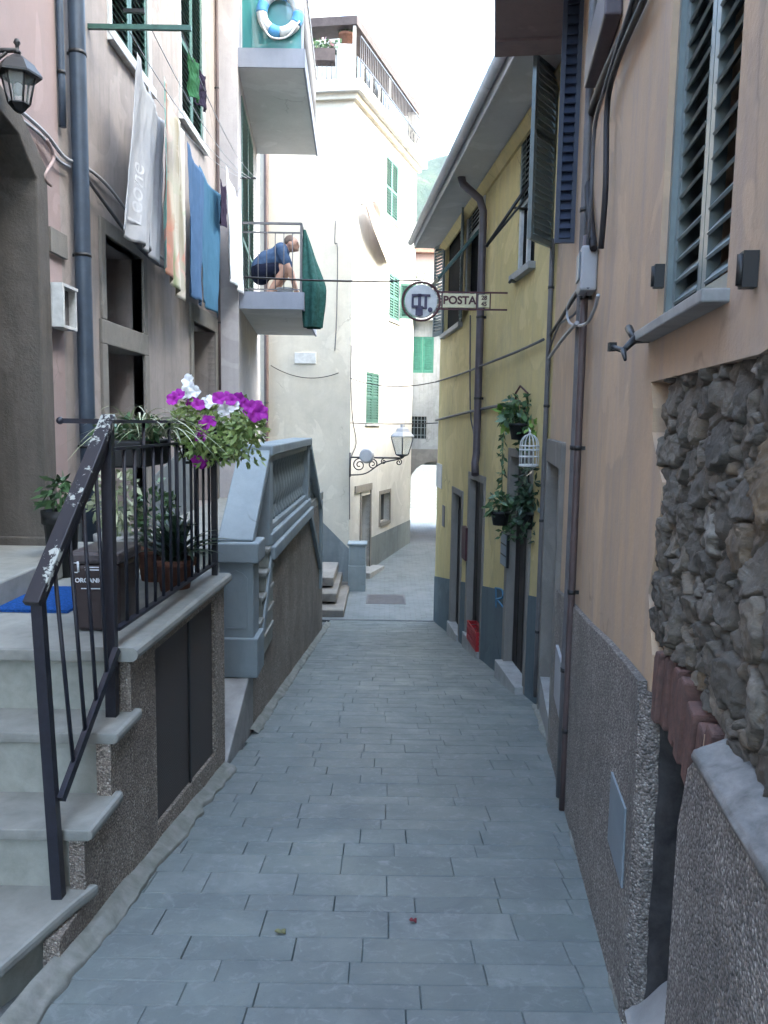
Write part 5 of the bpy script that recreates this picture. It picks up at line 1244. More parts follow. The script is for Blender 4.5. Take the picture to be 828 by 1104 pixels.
for sd_ in (-1, 1):
    hp = hipc + V(0, sd_*.09, -.01); kn = V(hipc.x+.36, YM+sd_*.13, zf+.42); an = V(hipc.x+.14, YM+sd_*.12, zf+.08); 
    limb(body, [hp, kn, an], [.088, .062, .042]); limb(body, [an+V(0,0,-.03), an+V(.17,0,-.055)], [.042, .03])
    shd = sh + V(0, sd_*.17, -.01); el = V(sh.x+.12, YM+sd_*.17, sh.z-.27); wr = V(mp(317, 304).x+.02, YM+sd_*.07, zf+.16)
    limb(body, [shd, el, wr], [.055, .042, .030])
    hdv = (wr-el).normalized(); pal = wr+hdv*.06; limb(body, [wr, pal], [.03, .034])
    for k in range(4):
        b0 = pal + V(0, (k-1.5)*.019, 0)+hdv*.02; l_ = (.055,.065,.06,.045)[k]; limb(body, [b0, b0+hdv*l_*.6, b0+hdv*l_*.8+V(0,0,-l_*.5)], [.0095,.009,.008])
    th = wr + hdv*.03 + V(0, -sd_*.03, 0); limb(body, [th, th+hdv*.035+V(.0,-sd_*.022,.0)], [.011,.009])
limb(body, [hipc, hipc.lerp(chest, .5)+V(-.03,0,.06), chest, sh], [.135, .13, .145, .11])
for sd_ in (-1, 1): limb(body, [sh, sh+V(0, sd_*.16, -.01)], [.09, .065])
limb(body, [sh, nk, hd], [.07, .06, .06])
body.ball(hd+V(.025,0,-.005), (.095,.078,.112), 20, 14)
body.ball(hd+V(.118,0,-.03), (.022,.014,.022), 10, 6); body.ball(hd+V(.085,0,-.075), (.04,.04,.035), 10, 6)
for sd_ in (-1, 1): body.ball(hd+V(.0, sd_*.08, -.01), (.022,.012,.032), 10, 6)
remeshed(body, .011, 'body', M['skin'], man)
shirt = MB()
limb(shirt, [hipc+V(.0,0,.06), hipc.lerp(chest, .5)+V(-.03,0,.06), chest, sh-V(.01,0,0)], [.152, .148, .162, .125])
for sd_ in (-1, 1):
    shd = sh + V(0, sd_*.17, -.01); el = V(sh.x+.12, YM+sd_*.17, sh.z-.27); limb(shirt, [sh, shd, shd.lerp(el, .6)], [.10, .078, .068])
remeshed(shirt, .014, 'shirt', M['tee'], man)
sho = MB(); limb(sho, [hipc+V(0,0,.03), hipc+V(-.01,0,-.05)], [.155,.14])
for sd_ in (-1, 1):
    hp = hipc + V(0, sd_*.09, -.01); kn = V(hipc.x+.36, YM+sd_*.13, zf+.42); limb(sho, [hp, hp.lerp(kn, .62)], [.108, .092])
remeshed(sho, .014, 'shorts', M['navy'], man)
hm_ = MB(); hm_.ball(hd+V(.0,0,.02), (.095,.083,.105), 20, 12, fn=lambda d: 1 if (d.z > -.1 - .5*(-d.x)*(d.x < 0) and d.x < .45) else .75); hm_.build('hair', M['hair'], man)
mb = MB()
for sd_ in (-1, 1): mb.ball(hd+V(.108, sd_*.03, .012), (.008,.010,.007), 8, 6)
mb.build('eyes', M['black'], man)
for sd_ in (-1, 1):
    an = V(hipc.x+.14, YM+sd_*.12, zf+.055); mb = MB(); mb.ball(an+V(.07,0,-.012), (.13,.048,.045), 14, 8); mb.build('shoe', M['pipe_grey'], man)
# small pale basket he reaches into
bkc = V(mp(310, 305).x-.02, YM-.12, zf); mb = MB(); mb.lathe(bkc, [(.08,0), (.12,.12), (.13,.13), (.11,.13), (.10,.05)], 16)
tag(mb.build('basket', M['plastic_grey']), 'small grey basket on the balcony floor before the man', 'basket')

# ================================================================== washing lines and washing
ra = thing('washing_line', 'green bracket with washing lines strung along the beige house', 'washing line', (XF, 6.35, 4.8))
ya = 6.35; A = on_y(108, 29, ya); B = on_y(206, 25, ya)
mb = MB(); mb.bar((XF, ya, A.z), (B.x, ya, A.z), .03, .035); mb.build('bracket_arm', M['sh_green'], ra)
A2 = on_y(103, 8, ya+.8); mb = MB(); mb.bar((XF, ya+.85, A2.z), (XF+.18, ya+.85, A2.z), .03, .03); mb.build('bracket_stub', M['black'], ra)
yf = 11.15; zfar = on_y(262, 192, yf).z
mb = MB(); mb.bar((-2.02, yf, zfar), (on_y(276, 192, yf).x, yf, zfar), .02, .02); mb.build('bracket_arm', M['black'], ra)
LX = [-2.16, -2.0, -1.82, -1.60]; lend = [-2.0, -1.93, -1.88, -1.80]
for k in range(4):
    mb = MB(); mb.tube(catenary((LX[k], ya, A.z-.01), (lend[k], yf, zfar), .18, 20), .004, 5); mb.build('line', M['plastic_grey'], ra)
def hang(name, label, cat, pix, X_, mat, folds=3, amp=.03, fan=0, group=None, tag_now=True, parent=None, lines=None):
    """cloth hung from a line in the plane x = X_: pix = top-near, top-far, bottom-near, bottom-far"""
    a, b_, c_, d_ = [on_x(px_, py_, X_) for px_, py_ in pix]; mb = MB()
    def f(u, v):
        t0 = a.lerp(b_, u); t1 = c_.lerp(d_, u); p = t0.lerp(t1, v)
        p.z -= .05*math.sin(math.pi*u)*(1-v)
        w_ = amp*(.35+.65*v)*(math.sin(u*folds*2*math.pi+1.3*v+X_*9)+.5*noise.noise(V(u*4, v*3, X_*5))) + .010*noise.fractal(V(u*9, v*5, X_*7), 1, 2, 4)
        p.z += .012*noise.noise(V(u*6, X_*3, 1))*v; p.y += .018*noise.noise(V(v*4, X_*5, u*2))*v
        return p + V(w_+fan*v*u, 0, 0)
    mb.grid(f, 56, 44)
    o = mb.build(name, mat, parent, recalc=False, solid=.003); tag(o, label, cat, group); return o, f
tw, tf = hang('towel', 'grey white towel with pale lettering at the near end', 'towel', [(147,56),(172,125),(129,250),(163,272)], -2.02, M['towel_white'], 1.6, .035)
mb = MB()
cu_pts = MB(); text_mb(cu_pts, 'Leone', V(0,0,0), X, Z, 1.0, .002, align='CENTER')
# lettering runs up the towel: map text x to height, text height to width
for i_, v in enumerate(cu_pts.v):
    u = .40 - v.z*.36; vv = .70 - v.x*.16
    p = Vector(tf(u, vv)); mb.v.append(p + V(.0035 + v.y*.4, 0, 0))
mb.f = cu_pts.f; mb.m = cu_pts.m; mb.sm = cu_pts.sm
lo_ = mb.build('lettering', cloth_mat('pale woven lettering', (.50,.505,.52)), tw)
hang('towel', 'folded grey towel behind the lettered towel', 'towel', [(160,95),(176,130),(158,268),(170,285)], -2.10, cloth_mat('mid grey towelling', (.40,.42,.46)), 1.2, .03)
hang('towel', 'long striped beach towel with red and green figures', 'towel', [(176,82),(198,142),(177,288),(197,326)], -2.0, M['towel_stripe'], 3, .03)
hang('towel', 'bright blue bath towel on the washing line', 'towel', [(201,152),(221,190),(204,316),(219,330)], -1.98, M['towel_blue'], 1.5, .03)
hang('towel', 'teal blue towel overlapping the bright blue one', 'towel', [(214,178),(238,210),(217,326),(237,342)], -2.06, M['towel_teal'], 1.4, .03)
hang('shirt', 'dark plum garment hanging between teal towel and lace', 'garment', [(237,192),(243,200),(237,240),(243,246)], -1.98, M['cloth_dark'], 1, .02)
hang('curtain', 'white lace curtain at the far end of the washing', 'curtain', [(243,178),(258,215),(247,300),(261,318)], -1.98, M['lace'], 2, .03)
hang('trousers', 'green folded garment pegged high on the outer washing line', 'garment', [(204,52),(216,68),(206,104),(217,112)], -1.62, M['cloth_green'], 1, .03)
hang('trousers', 'black garment pegged beside the green one', 'garment', [(212,64),(222,82),(213,112),(225,122)], -1.66, M['cloth_dark'], 1, .03)

# ================================================================== BALUSTRADED STAIR
bs = thing('balustrade_staircase', 'blue grey cement balustrade stair above a pebbledash wall', 'staircase', (-1.2, 6.4, -.8))
WT = Wall((xs(5.0), 5.0), (xs(12.6), 12.6), -1)
# ramp slab in front of the pillar
mb = MB(); za, zb_ = -.66, -.36
mb.prism([V(-2.2, 5.0, -1.2), V(-2.2, 6.15, -1.2), V(-2.2, 6.15, zb_), V(-2.2, 5.85, zb_), V(-2.2, 5.0, za)], V(2.2+xs(5.5)-.0,0,0)); mb.build('ramp', M['pale_stone'], bs, bevel=.01)
pcx, pcy = xs(6.0)-.10, 6.0
zp1 = on_y(268, 606, 5.9).z; zp2 = on_y(268, 584, 5.9).z
mb = MB(); mb.box(pcx-.165, pcx+.165, pcy-.165, pcy+.165, zb_, zb_+.31); mb.build('pillar_base', M['bluegrey'], bs, bevel=.012)
mb = MB(); mb.box(pcx-.13, pcx+.13, pcy-.13, pcy+.13, zb_+.30, zp1); 
pilo = mb.build('pillar', M['bluegrey'], bs, bevel=.008)
mb = MB(); zq0, zq1 = zb_+.38, zp1-.06
pan = [(-.085, zq0), (.085, zq0), (.085, zq1-.06), (.05, zq1-.02), (0, zq1), (-.05, zq1-.02), (-.085, zq1-.06)]
pin = [(x_*.86, lerp((zq0+zq1)/2, z_, .97)) for x_, z_ in pan]
for i in range(len(pan)):
    j = (i+1) % len(pan); mb.prism([V(pcx+pan[i][0], pcy-.131, pan[i][1]), V(pcx+pan[j][0], pcy-.131, pan[j][1]), V(pcx+pin[j][0], pcy-.131, pin[j][1]), V(pcx+pin[i][0], pcy-.131, pin[i][1])], V(0,-.007,0))
mb.build('pillar_panel', M['bluegrey'], pilo)
mb = MB(); mb.box(pcx-.175, pcx+.175, pcy-.175, pcy+.175, zp1, zp2); mb.build('pillar_cap', M['bluegrey'], pilo, bevel=.014)
# sloping coping from the cap up to the terrace balustrade
zc1 = on_y(292, 480, 6.75).z; yT = 6.78
def slope_bar(name, y0, z0, y1, z1, w, h, mat, xo_=0):
    mb = MB(); mb.bar(V(xs(y0)-.11+xo_, y0, z0), V(xs(y1)-.11+xo_, y1, z1), w, h); return mb.build(name, mat, bs, bevel=.01)
slope_bar('sloping_coping', pcy-.09, zp2-.02, yT+.03, zc1-.04, .27, .09, M['bluegrey'])
slope_bar('sloping_coping', pcy+.16, zb_+.05, yT+.05, zc1-.92, .20, .10, M['bluegrey'], .05)
for k in range(1, 4):
    t = k/4; y = lerp(pcy+.1, yT, t); zlo = lerp(zb_+.05, zc1-.9, t); zhi = lerp(zp2-.1, zc1-.1, t)
    mb = MB(); mb.lathe(V(xs(y)-.11, y, zlo), [(.045,0), (.03,.06), (.055,.22), (.03,(zhi-zlo)*.6), (.04,zhi-zlo)], 10); mb.build('baluster', M['bluegrey'], bs)
nst = 5
for k in range(nst):
    y0 = lerp(6.02, 6.78, k/nst); z1 = lerp(zb_, .52, (k+1)/nst); mb = MB(); mb.box(-2.2, xs(y0)+.02, y0, 6.95, z1-.17, z1-.04); mb.build('riser', M['riser'], bs)
    mb = MB(); mb.box(-2.2, xs(y0)+.035, y0-.03, 6.95, z1-.04, z1); mb.build('tread', M['marble'], bs, bevel=.01)
# terrace slab and horizontal balustrade
ye = 9.9; zbot = .58; ztp = zc1
mb = MB(); mb.prism([V(XF, 6.95, .40), V(xs(6.95)+.0, 6.95, .40), V(xs(12.2), 12.2, .40), V(XF, 12.2, .40)], V(0,0,.12)); mb.build('terrace', M['marble'], bs)
mb = MB(); mb.slab(WT, [(1.02,-2.2), (7.2,-2.2), (7.2,-.5), (6.4,.395), (1.9,.395), (1.05,zb_-.05)], [], -.2, -.004); mb.build('side_wall', M['pebble'], bs)
def rail(name, y0, y1, z0, z1, w, xo_=-.08):
    mb = MB(); mb.prism([V(xs(y0)-w/2+xo_, y0, z0), V(xs(y0)+w/2+xo_, y0, z0), V(xs(y1)+w/2+xo_, y1, z0), V(xs(y1)-w/2+xo_, y1, z0)], V(0,0,z1-z0)); return mb.build(name, M['bluegrey'], bs, bevel=.012)
rail('top_rail', yT-.05, ye+.1, ztp-.09, ztp, .26); rail('top_moulding', yT, ye, ztp-.15, ztp-.09, .17)
rail('bottom_rail', yT-.02, ye+.1, .52, .62, .24); rail('bottom_moulding', yT, ye, .62, .68, .16); rail('string_course', yT-.05, ye+.15, .40, .515, .30)
nbal = 15
for k in range(nbal):
    y = lerp(yT+.22, ye-.12, k/(nbal-1)); c = V(xs(y)-.08, y, .68); H = ztp-.15-.68
    mb = MB(); mb.lathe(c, [(.05,0), (.05,.04*H/.6), (.028,.09), (.03,.13), (.062,.26*H/.6), (.055,.34*H/.6), (.03,.48*H/.6), (.032,H-.06), (.05,H-.03), (.05,H)], 10); mb.build('baluster', M['bluegrey'], bs)
for y in (yT+.05, ye):
    mb = MB(); x = xs(y)-.08; mb.box(x-.10, x+.10, y-.09, y+.09, .52, ztp-.092); mb.build('post', M['bluegrey'], bs, bevel=.008)
# far flight going down again
slope_bar('sloping_coping', ye+.1, ztp-.10, 11.6, .35, .22, .10, M['bluegrey'], .04); slope_bar('sloping_coping', ye+.1, .48, 11.6, -.55, .2, .10, M['bluegrey'], .05)
for k in range(5):
    y = lerp(ye+.3, 11.4, k/4); zl_ = lerp(.4, -.45, k/4); zh = lerp(ztp-.25, .40, k/4); mb = MB(); mb.lathe(V(xs(y)-.08, y, zl_), [(.045,0), (.03,.08), (.06,.25), (.03,.45), (.045,zh-zl_)], 10); mb.build('baluster', M['bluegrey'], bs)
mb = MB(); x = xs(11.7)-.09; mb.box(x-.12, x+.12, 11.6, 11.84, -.9, .42); mb.build('post', M['bluegrey'], bs, bevel=.01)

# stone steps beside the white house
ss = thing('stone_steps', 'short flight of worn grey stone steps at the bend', 'steps', (-1.2, 14.8, -1.93))
for k, (a, b_, z_) in enumerate(((-.70, 14.0, -1.80), (-.86, 14.45, -1.59), (-.95, 14.9, -1.38))):
    mb = MB(); mb.box(-2.4, a, b_, 16.6, z_-.17, z_); mb.build('step', M['stone'], ss, bevel=.02)

# ================================================================== WHITE HOUSE
CW = (-.75, 17.0)
W1 = Wall((-4.2, 17.5), CW, -1); W2 = Wall(CW, (.72, 21.6), -1)
wh = thing('white_house', 'tall cream white corner house with roof terrace', 'house', (-1.5, 19, -1.9))
zr0 = W1.uv(381, 108)[1]
mb = MB()
wA = W2.rect(417, 430, 173, 238); wB2 = W2.rect(420, 431, 297, 346); wC = W2.rect(395, 409, 402, 456); dW = W2.rect(389.5, 399, 534, 615); wD = W2.rect(410, 420, 532, 562)
dW = (dW[0], dW[1], -1.9, W2.uv(394,534)[1])
mb.slab(W2, [(0,-3), (W2.L,-3), (W2.L,zr0), (0,zr0)], [rp(r_) for r_ in (wA, wB2, wC, dW, wD)], -.3, 0)
mb.wbox(W2, .31, W2.L, -3, zr0-.005, -4, -.305)
mb.build('side_wall', M['white_wall'], wh)
mb = MB(); mb.slab(W1, [(0,-3), (W1.L-.002,-3), (W1.L-.002,zr0), (0,zr0)], [], -.3, 0); mb.build('front_wall', M['cream'], wh)
mb = MB(); mb.slab(W1, [(0,-3), (W1.L+.012,-3), (W1.L+.012, W1.uv(372,592)[1]), (W1.uv(345,560)[0], W1.uv(345,560)[1]), (0, W1.uv(345,560)[1]+.2)], [], .001, .012)
zd = lambda s_: lerp(W2.uv(377,590)[1], W2.uv(438,562)[1], min(1, s_/W2.L))
cur = 0
for a, b_ in ((dW[0], dW[1]), (W2.L, W2.L)):
    mb.slab(W2, [(cur,-3), (a,-3), (a,zd(a)), (cur,zd(cur))], [], .001, .012); cur = b_
mb.build('dado', M['grey_dado'], wh)
for r_, mt_ in ((wA, 'sh_green'), (wB2, 'sh_green'), (wC, 'sh_green')):
    mm_ = (r_[0]+r_[1])/2
    for a, b_ in ((r_[0], mm_-.004), (mm_+.004, r_[1])): louvre(W2.pt(a, r_[2], -.03), W2.d3, W2.n3, b_-a, r_[3]-r_[2], .05, .035, .06, 55, mids=((r_[3]-r_[2])*.5,)).build('shutter', M[mt_], wh)
    mb = MB(); mb.wbox(W2, r_[0]-.06, r_[1]+.06, r_[2]-.06, r_[2], -.1, .05); mb.build('window_sill', M['frame_white'], wh)
mb = MB(); mb.wbox(W2, wB2[0]-.35, wB2[0]-.30, wB2[2], wB2[3], .01, .04); 
louvre(W2.pt(wB2[1], wB2[2]+.1, .02), (W2.n3*.85+W2.d3*.5).normalized(), W2.d3, .42, (wB2[3]-wB2[2])*.8, .05, .03, .06, 55).build('shutter', M['sh_green'], wh)
mb = MB(); mb.wbox(W2, dW[0], dW[1], dW[2]-.2, dW[3], -.29, -.2); mb.build('door', simple('grey painted door', (.13,.145,.16), .6, .3), wh)
mb = MB(); mb.wbox(W2, dW[0]-.08, dW[0], -1.9, dW[3]+.1, -.1, .02); mb.wbox(W2, dW[1], dW[1]+.08, -1.9, dW[3]+.1, -.1, .02); mb.build('door_surround', M['stone'], wh); mb = MB(); mb.wbox(W2, dW[0]-.45, dW[1]+.08, dW[3]+.1, dW[3]+.26, -.1, .03); mb.build('door_lintel', M['stone'], wh)
mb = MB(); mb.wbox(W2, dW[0]-.2, dW[1]+.25, -2.1, -1.78, -.1, .30); mb.build('doorstep', M['pale_stone'], wh, bevel=.01)
mb = MB(); mb.wbox(W2, wD[0], wD[1], wD[2], wD[3], -.29, -.15); mb.build('window_pane', M['glass'], wh)
mb = MB(); f_ = .09
mb.wbox(W2, wD[0]-f_, wD[0], wD[2]-f_, wD[3]+f_, -.1, .015); mb.wbox(W2, wD[1], wD[1]+f_, wD[2]-f_, wD[3]+f_, -.1, .015); mb.wbox(W2, wD[0], wD[1], wD[3], wD[3]+f_, -.1, .0145); mb.wbox(W2, wD[0], wD[1], wD[2]-f_, wD[2], -.1, .03); mb.build('window_frame', M['stone'], wh)
# cornice and terrace
def ring_slab(z0, z1, ov_, mat, name):
    n1 = W1.n3; n2 = W2.n3; c = V(CW[0], CW[1], 0); b_ = (n1+n2); b_ = b_/b_.length_squared*2*ov_*.98
    a0 = W1.pt(-.2, 0, ov_); c0 = c + b_*.95; e0 = W2.pt(W2.L+ov_, 0, ov_); back = W2.pt(W2.L+ov_, 0, -4.0); bk2 = W1.pt(-.2, 0, -4.5)
    mb = MB(); mb.prism([V(p.x, p.y, z0) for p in (a0, c0, e0, back, bk2)], V(0,0,z1-z0)); return mb.build(name, mat, wh)
ring_slab(zr0, zr0+.12, .10, M['cream'], 'cornice_moulding'); ring_slab(zr0+.12, zr0+.34, .22, M['slab_grey'], 'terrace_slab')
zT = zr0+.34
pier_c = V(CW[0]-.18, CW[1]+.12, zT)
mb = MB(); px0, px1 = on_y(363, 90, 17.1).x, on_y(382, 90, 17.1).x; zpt = on_y(372, 49, 17.1).z
mb.box(px0, px1, 17.0, 17.4, zT, zpt); mb.build('pier', M['white_wall'], wh, bevel=.03)
# terrace railings
mb = MB(); hR = 1.0
A0 = W1.pt(.6, zT, .1); A1 = V(px0, 17.05, zT)
mb.bar(A0+V(0,0,.55), A1+V(0,0,.62), .03, .03); mb.build('terrace_rail', M['pipe_grey'], wh)
mb = MB()
for k in range(26): p = A0.lerp(A1, k/25); mb.tube([p, p+V(0,0,.56)], .008, 5)
mb.build('railing_bars', M['pipe_grey'], wh)
mb = MB(); B0 = W2.pt(.15, zT, .08); B1 = W2.pt(W2.L, zT, .08)
for z in (.08, .95, .5): mb.bar(B0+V(0,0,z), B1+V(0,0,z), .025, .03)
for k in range(40): p = B0.lerp(B1, k/39); mb.tube([p, p+V(0,0,.95)], .009, 5)
for k in range(9):
    for j in range(8):
        a = B0.lerp(B1, (k+.5)/9)+V(0,0,.28); r_ = .15; t0, t1 = j*R(45), (j+1)*R(45); mb.tube([a+W2.d3*r_*math.cos(t0)+V(0,0,r_*math.sin(t0)), a+W2.d3*r_*math.cos(t1)+V(0,0,r_*math.sin(t1))], .007, 4)
mb.build('terrace_rail', M['iron'], wh)
# pavilion on the terrace
ph_ = MB(); zc_ = on_y(330, 12, 18.5).z
ph_.box(-4, -1.35, 18.6, 20.5, zT, zc_); 
pw = W2.pt(0,0,-1.0); ph_.prism([W2.pt(1.2, zT, -.75), W2.pt(4.6, zT, -.75), W2.pt(4.6, zT, -3), W2.pt(1.2, zT, -3)], V(0,0,1.9))
ph_.build('pavilion', M['white_wall'], wh)
mb = MB(); mb.box(-3.6, -1.5, 18.56, 18.62, zT+.7, zT+1.9); mb.build('pavilion_window', M['rooftop_wood'], wh)
for x in (-2.75, -2.0):
    mb = MB(); mb.grid(lambda u, v: (x-.28+u*.5, 18.52+.03*math.sin(u*20), zT+.75+v*1.05), 24, 2); mb.build('curtain', M['cloth_cream'], wh, recalc=False, solid=.008)
mb = MB(); zc_ = on_y(383, 20, 17).z
mb.prism([W1.pt(-.2, zc_-.15, .05), V(CW[0]+.05, CW[1]-.1, zc_-.15), W2.pt(W2.L, zc_-.15, .05), W2.pt(W2.L, zc_-.15, -.35), V(CW[0]-.25, CW[1]+.5, zc_-.15), W1.pt(-.2, zc_-.15, -.6)], V(0,0,.17)); 
mb.build('pergola_beam', M['rooftop_wood'], wh)
for p in (V(CW[0]+.0, CW[1]-.02, zT), W2.pt(2.4, zT, .0), W2.pt(W2.L-.1, zT, 0), V(-2.6, 17.2, zT)): mb = MB(); mb.bar(p, V(p.x, p.y, zc_-.15), .06, .06, up=V(0,1,0)); mb.build('pergola_post', M['frame_white'], wh)
for k in range(5):
    s_ = 1.5+k*.62; mb = MB(); mb.wbox(W2, s_, s_+.3, zT+.8, zT+1.6, -.74, -.70); mb.build('pavilion_window', M['glass'], wh)
mb = MB(); p = on_y(437, 98, 21.2); mb.ball(p, (.28,.3,.30), 16, 10, fn=lambda d: 1+.15*math.sin(d.z*9)); mb.build('rolled_awning', M['eave'], wh)
mb = MB(); mb.wbox(W2, W2.L-.25, W2.L+.05, zT, zT+1.3, -.2, .02); mb.build('chimney', M['white_wall'], wh)
tp = thing('flower_pot', 'terracotta flower pot on the white terrace pier', 'flower pot', ((px0+px1)/2, 17.2, zpt))
pot_mb(V((px0+px1)/2, 17.2, zpt), .15, .26).build('pot', M['terracotta'], tp); leaf_cloud(V((px0+px1)/2, 17.2, zpt+.33), (.16,.16,.10), 60, .09, .04).build('foliage', M['leaf_mid'], tp)
pb = thing('planter_box', 'long planter box of flowers on the roof terrace', 'planter', (-2, 17.05, zT+.6))
mb = MB(); xa_, xb_ = on_y(325, 60, 17).x, on_y(361, 60, 17).x; zq = on_y(343, 60, 17).z; mb.box(xa_-.8, xb_, 16.92, 17.2, zq-.12, zq+.12); mb.build('box', M['rooftop_wood'], pb)
mb = MB(); 
for k in range(10): leaf_cloud(V(lerp(xa_-.7, xb_, k/9), 17.05, zq+.2), (.16,.13,.12), 50, .09, .05, mb)
mb.build('foliage', M['leaf_mid'], pb)
mb = MB()
for k in range(60): leaf_at(mb, V(rnd.uniform(xa_-.6, xb_), rnd.uniform(16.9,17.15), zq+rnd.uniform(.15,.32)), rvec(), rvec(), .07, .06)
mb.build('flowers', leafmat('pale pink petal', (.55,.30,.33), (.75,.62,.6)), pb)
# brown downpipe on the cream wall, and conduits
vpipe('drainpipe', 'straight brown downpipe on the cream white house', W1, W1.uv(288, 300)[0], -1.0, 8.3, .05, M['pipe_brown'], .07, 5)
cable('cable', 'thin conduit down the cream wall of the white house', smooth([W1.p(362,238,.03), W1.p(361,262,.03), W1.p(364,268,.03), W1.p(363,340,.03), W1.p(361,378,.03)], 4), .012, M['cable'])
cable('cable', 'thin vertical conduit on the corner of the white house', smooth([W2.p(379,372,.03), W2.p(378.5,410,.03), W2.p(380,450,.03), W2.p(384,478,.03), W2.p(377.5,500,.03), W2.p(377,560,.03)], 4), .012, M['cable'])
mb = MB(); r_ = W1.rect(318, 341, 380, 392); mb.wbox(W1, *r_, .001, .03); tag(mb.build('house_plaque', M['frame_white'], bevel=.004), 'small white plaque on the cream house wall', 'plaque')
# overhead wires
def wire(label, a, b_, sag, r_=.009, mat='cable_dark'):
    return cable('overhead_wire', label, catenary(a, b_, sag, 20), r_, M[mat])
wire('overhead wire from the lower balcony to the round sign', V(xo, y0, on_y(340,300,y0).z), V(rc.x, YS+.3, on_y(445,302,YS+.3).z), .02)
wire('sagging wire from balcony house to white house corner', W1.p(292, 394, .06), W1.p(365, 402, .06), .18)
wire('wire crossing from white house to yellow house conduit', W2.p(378, 408, .05), WY.p(468, 412, .03), .12)
wire('taut wire crossing just above the street lantern', W2.p(378, 456, .05), WY.p(472, 456, .03), .02)
cable('cable', 'thick conduit sloping along the yellow wall above the doors', smooth([WY.p(470,453,.03), WY.p(510,443,.03), WY.p(545,436,.03), WY.p(560,433,.03)], 4), .018, M['cable'])
cable('cable', 'cable rising along the yellow wall towards the junction box', smooth([WY.p(469,412,.03), WY.p(500,402,.03), WY.p(530,390,.09), WY.p(560,378,.04), WY.p(586,366,.04)], 4), .013, M['cable'])
cable('cable', 'thin vertical conduit on the yellow wall beside the downpipe', smooth([WY.p(507,340,.02), WY.p(507,440,.02), WY.p(511,470,.02), WY.p(510,508,.02)], 4), .010, M['cable'])
vpipe('drainpipe', 'thin grey pipe where yellow and orange houses meet', WY, .06, -.9, 3.2, .022, M['pipe_grey'], .03, 4)
# wind blown cloth on the white house
mb = MB(); a = W2.uv(394, 222); 
def blown(u, v):
    p = W2.p(lerp(lerp(392, 410, u), lerp(418, 436, u), v), lerp(lerp(220, 217, u), lerp(285, 268, u), v), .12+.12*math.sin(v*2.5+u*2)+.05*math.sin(u*9+v*3)); return p
mb.grid(blown, 14, 16); 
cl = mb.build('hanging_cloth', cloth_mat('pinkish white cloth', (.62,.53,.50)), recalc=False, solid=.008); tag(cl, 'pale pink cloth blowing on the white house wall', 'cloth')
mb = MB(); mb.tube([W2.p(388, 221, .0), W2.p(412, 216, .35)], .012, 6); tag(mb.build('cloth_rod', M['black']), 'thin rod holding the blowing cloth on white house', 'rod')
# street lantern on scrolled bracket
sl = thing('street_lantern', 'glass street lantern on scrolled iron bracket', 'street lamp', W2.p(379, 500))
s_b, z_b = W2.uv(378, 494); YB = W2.pt(s_b, 0).y-.05; 
a = on_y(377.5, 493, 16.9); e = on_y(434, 493, 16.9); ex_ = e.x
mb = MB(); mb.tube([a, V(ex_, 16.9, a.z)], .018, 8)
def spiral(cx, cz, r0, turns, a0, sgn=1, n=26):
    return [V(cx+sgn*math.cos(a0+turns*6.283*i/n)*r0*(1-.8*i/n), 16.9, cz+math.sin(a0+turns*6.283*i/n)*r0*(1-.8*i/n)) for i in range(n+1)]
L_ = ex_-a.x
mb.tube(smooth([V(a.x, 16.9, a.z-.38), V(a.x+L_*.3, 16.9, a.z-.34), V(a.x+L_*.6, 16.9, a.z-.12), V(a.x+L_*.95, 16.9, a.z-.02)]), .015, 6)
mb.tube(spiral(a.x+.20, a.z-.16, .14, 1.6, 1.5), .013, 6); mb.tube(spiral(a.x+.48, a.z-.14, .11, 1.6, 1.5, -1), .013, 6); mb.tube(spiral(a.x+.72, a.z-.08, .06, 1.4, 1.5), .011, 6); mb.tube(spiral(a.x+L_*.93, a.z-.09, .07, 1.4, 1.5, -1), .012, 6)
mb.tube([V(a.x, 16.9, a.z-.42), V(a.x, 16.9, a.z+.1)], .02, 8); mb.tube([V(a.x, 16.9, a.z), W2.pt(s_b, a.z, 0)], .02, 6)
mb.build('bracket', M['iron'], sl)
lc_ = V(ex_-.01, 16.9, a.z+.03)
mb = MB(); mb.lathe(lc_, [(.13,.05), (.235,.42)], 4, smooth=False); lgo = mb.build('lantern_glass', M['lamp_glass'], sl)
mb = MB(); mb.lathe(lc_, [(.03,-.03), (.05,0), (.13,.03), (.135,.05)], 4, smooth=False); mb.build('base', M['iron'], sl)
mb = MB(); mb.lathe(lc_+V(0,0,.42), [(.25,0), (.25,.025), (.17,.10), (.15,.11), (.12,.18), (.05,.2), (.05,.26), (.01,.28)], 4, smooth=False); mb.build('cap', M['plastic_grey'], sl)
mb = MB()
for k in range(4):
    an_ = 2*math.pi*(k+.5)/4; x_ = V(0,0,1).orthogonal().normalized(); y2 = V(0,0,1).cross(x_); dv = x_*math.cos(an_)+y2*math.sin(an_); mb.tube([lc_+V(0,0,.05)+dv*.135, lc_+V(0,0,.42)+dv*.24], .012, 5)
mb.build('bars', M['iron'], lgo)
dc = on_y(396, 491.5, 16.8); mb = MB(); mb.lathe(dc+V(0,.05,0), [(.15,0), (.165,.02), (.165,.05), (.12,.08)], 20, ax=V(-.3,-1,.1)); tag(mb.build('satellite_dish', M['plastic_grey']), 'small grey dish above the scrolled lantern bracket', 'dish')
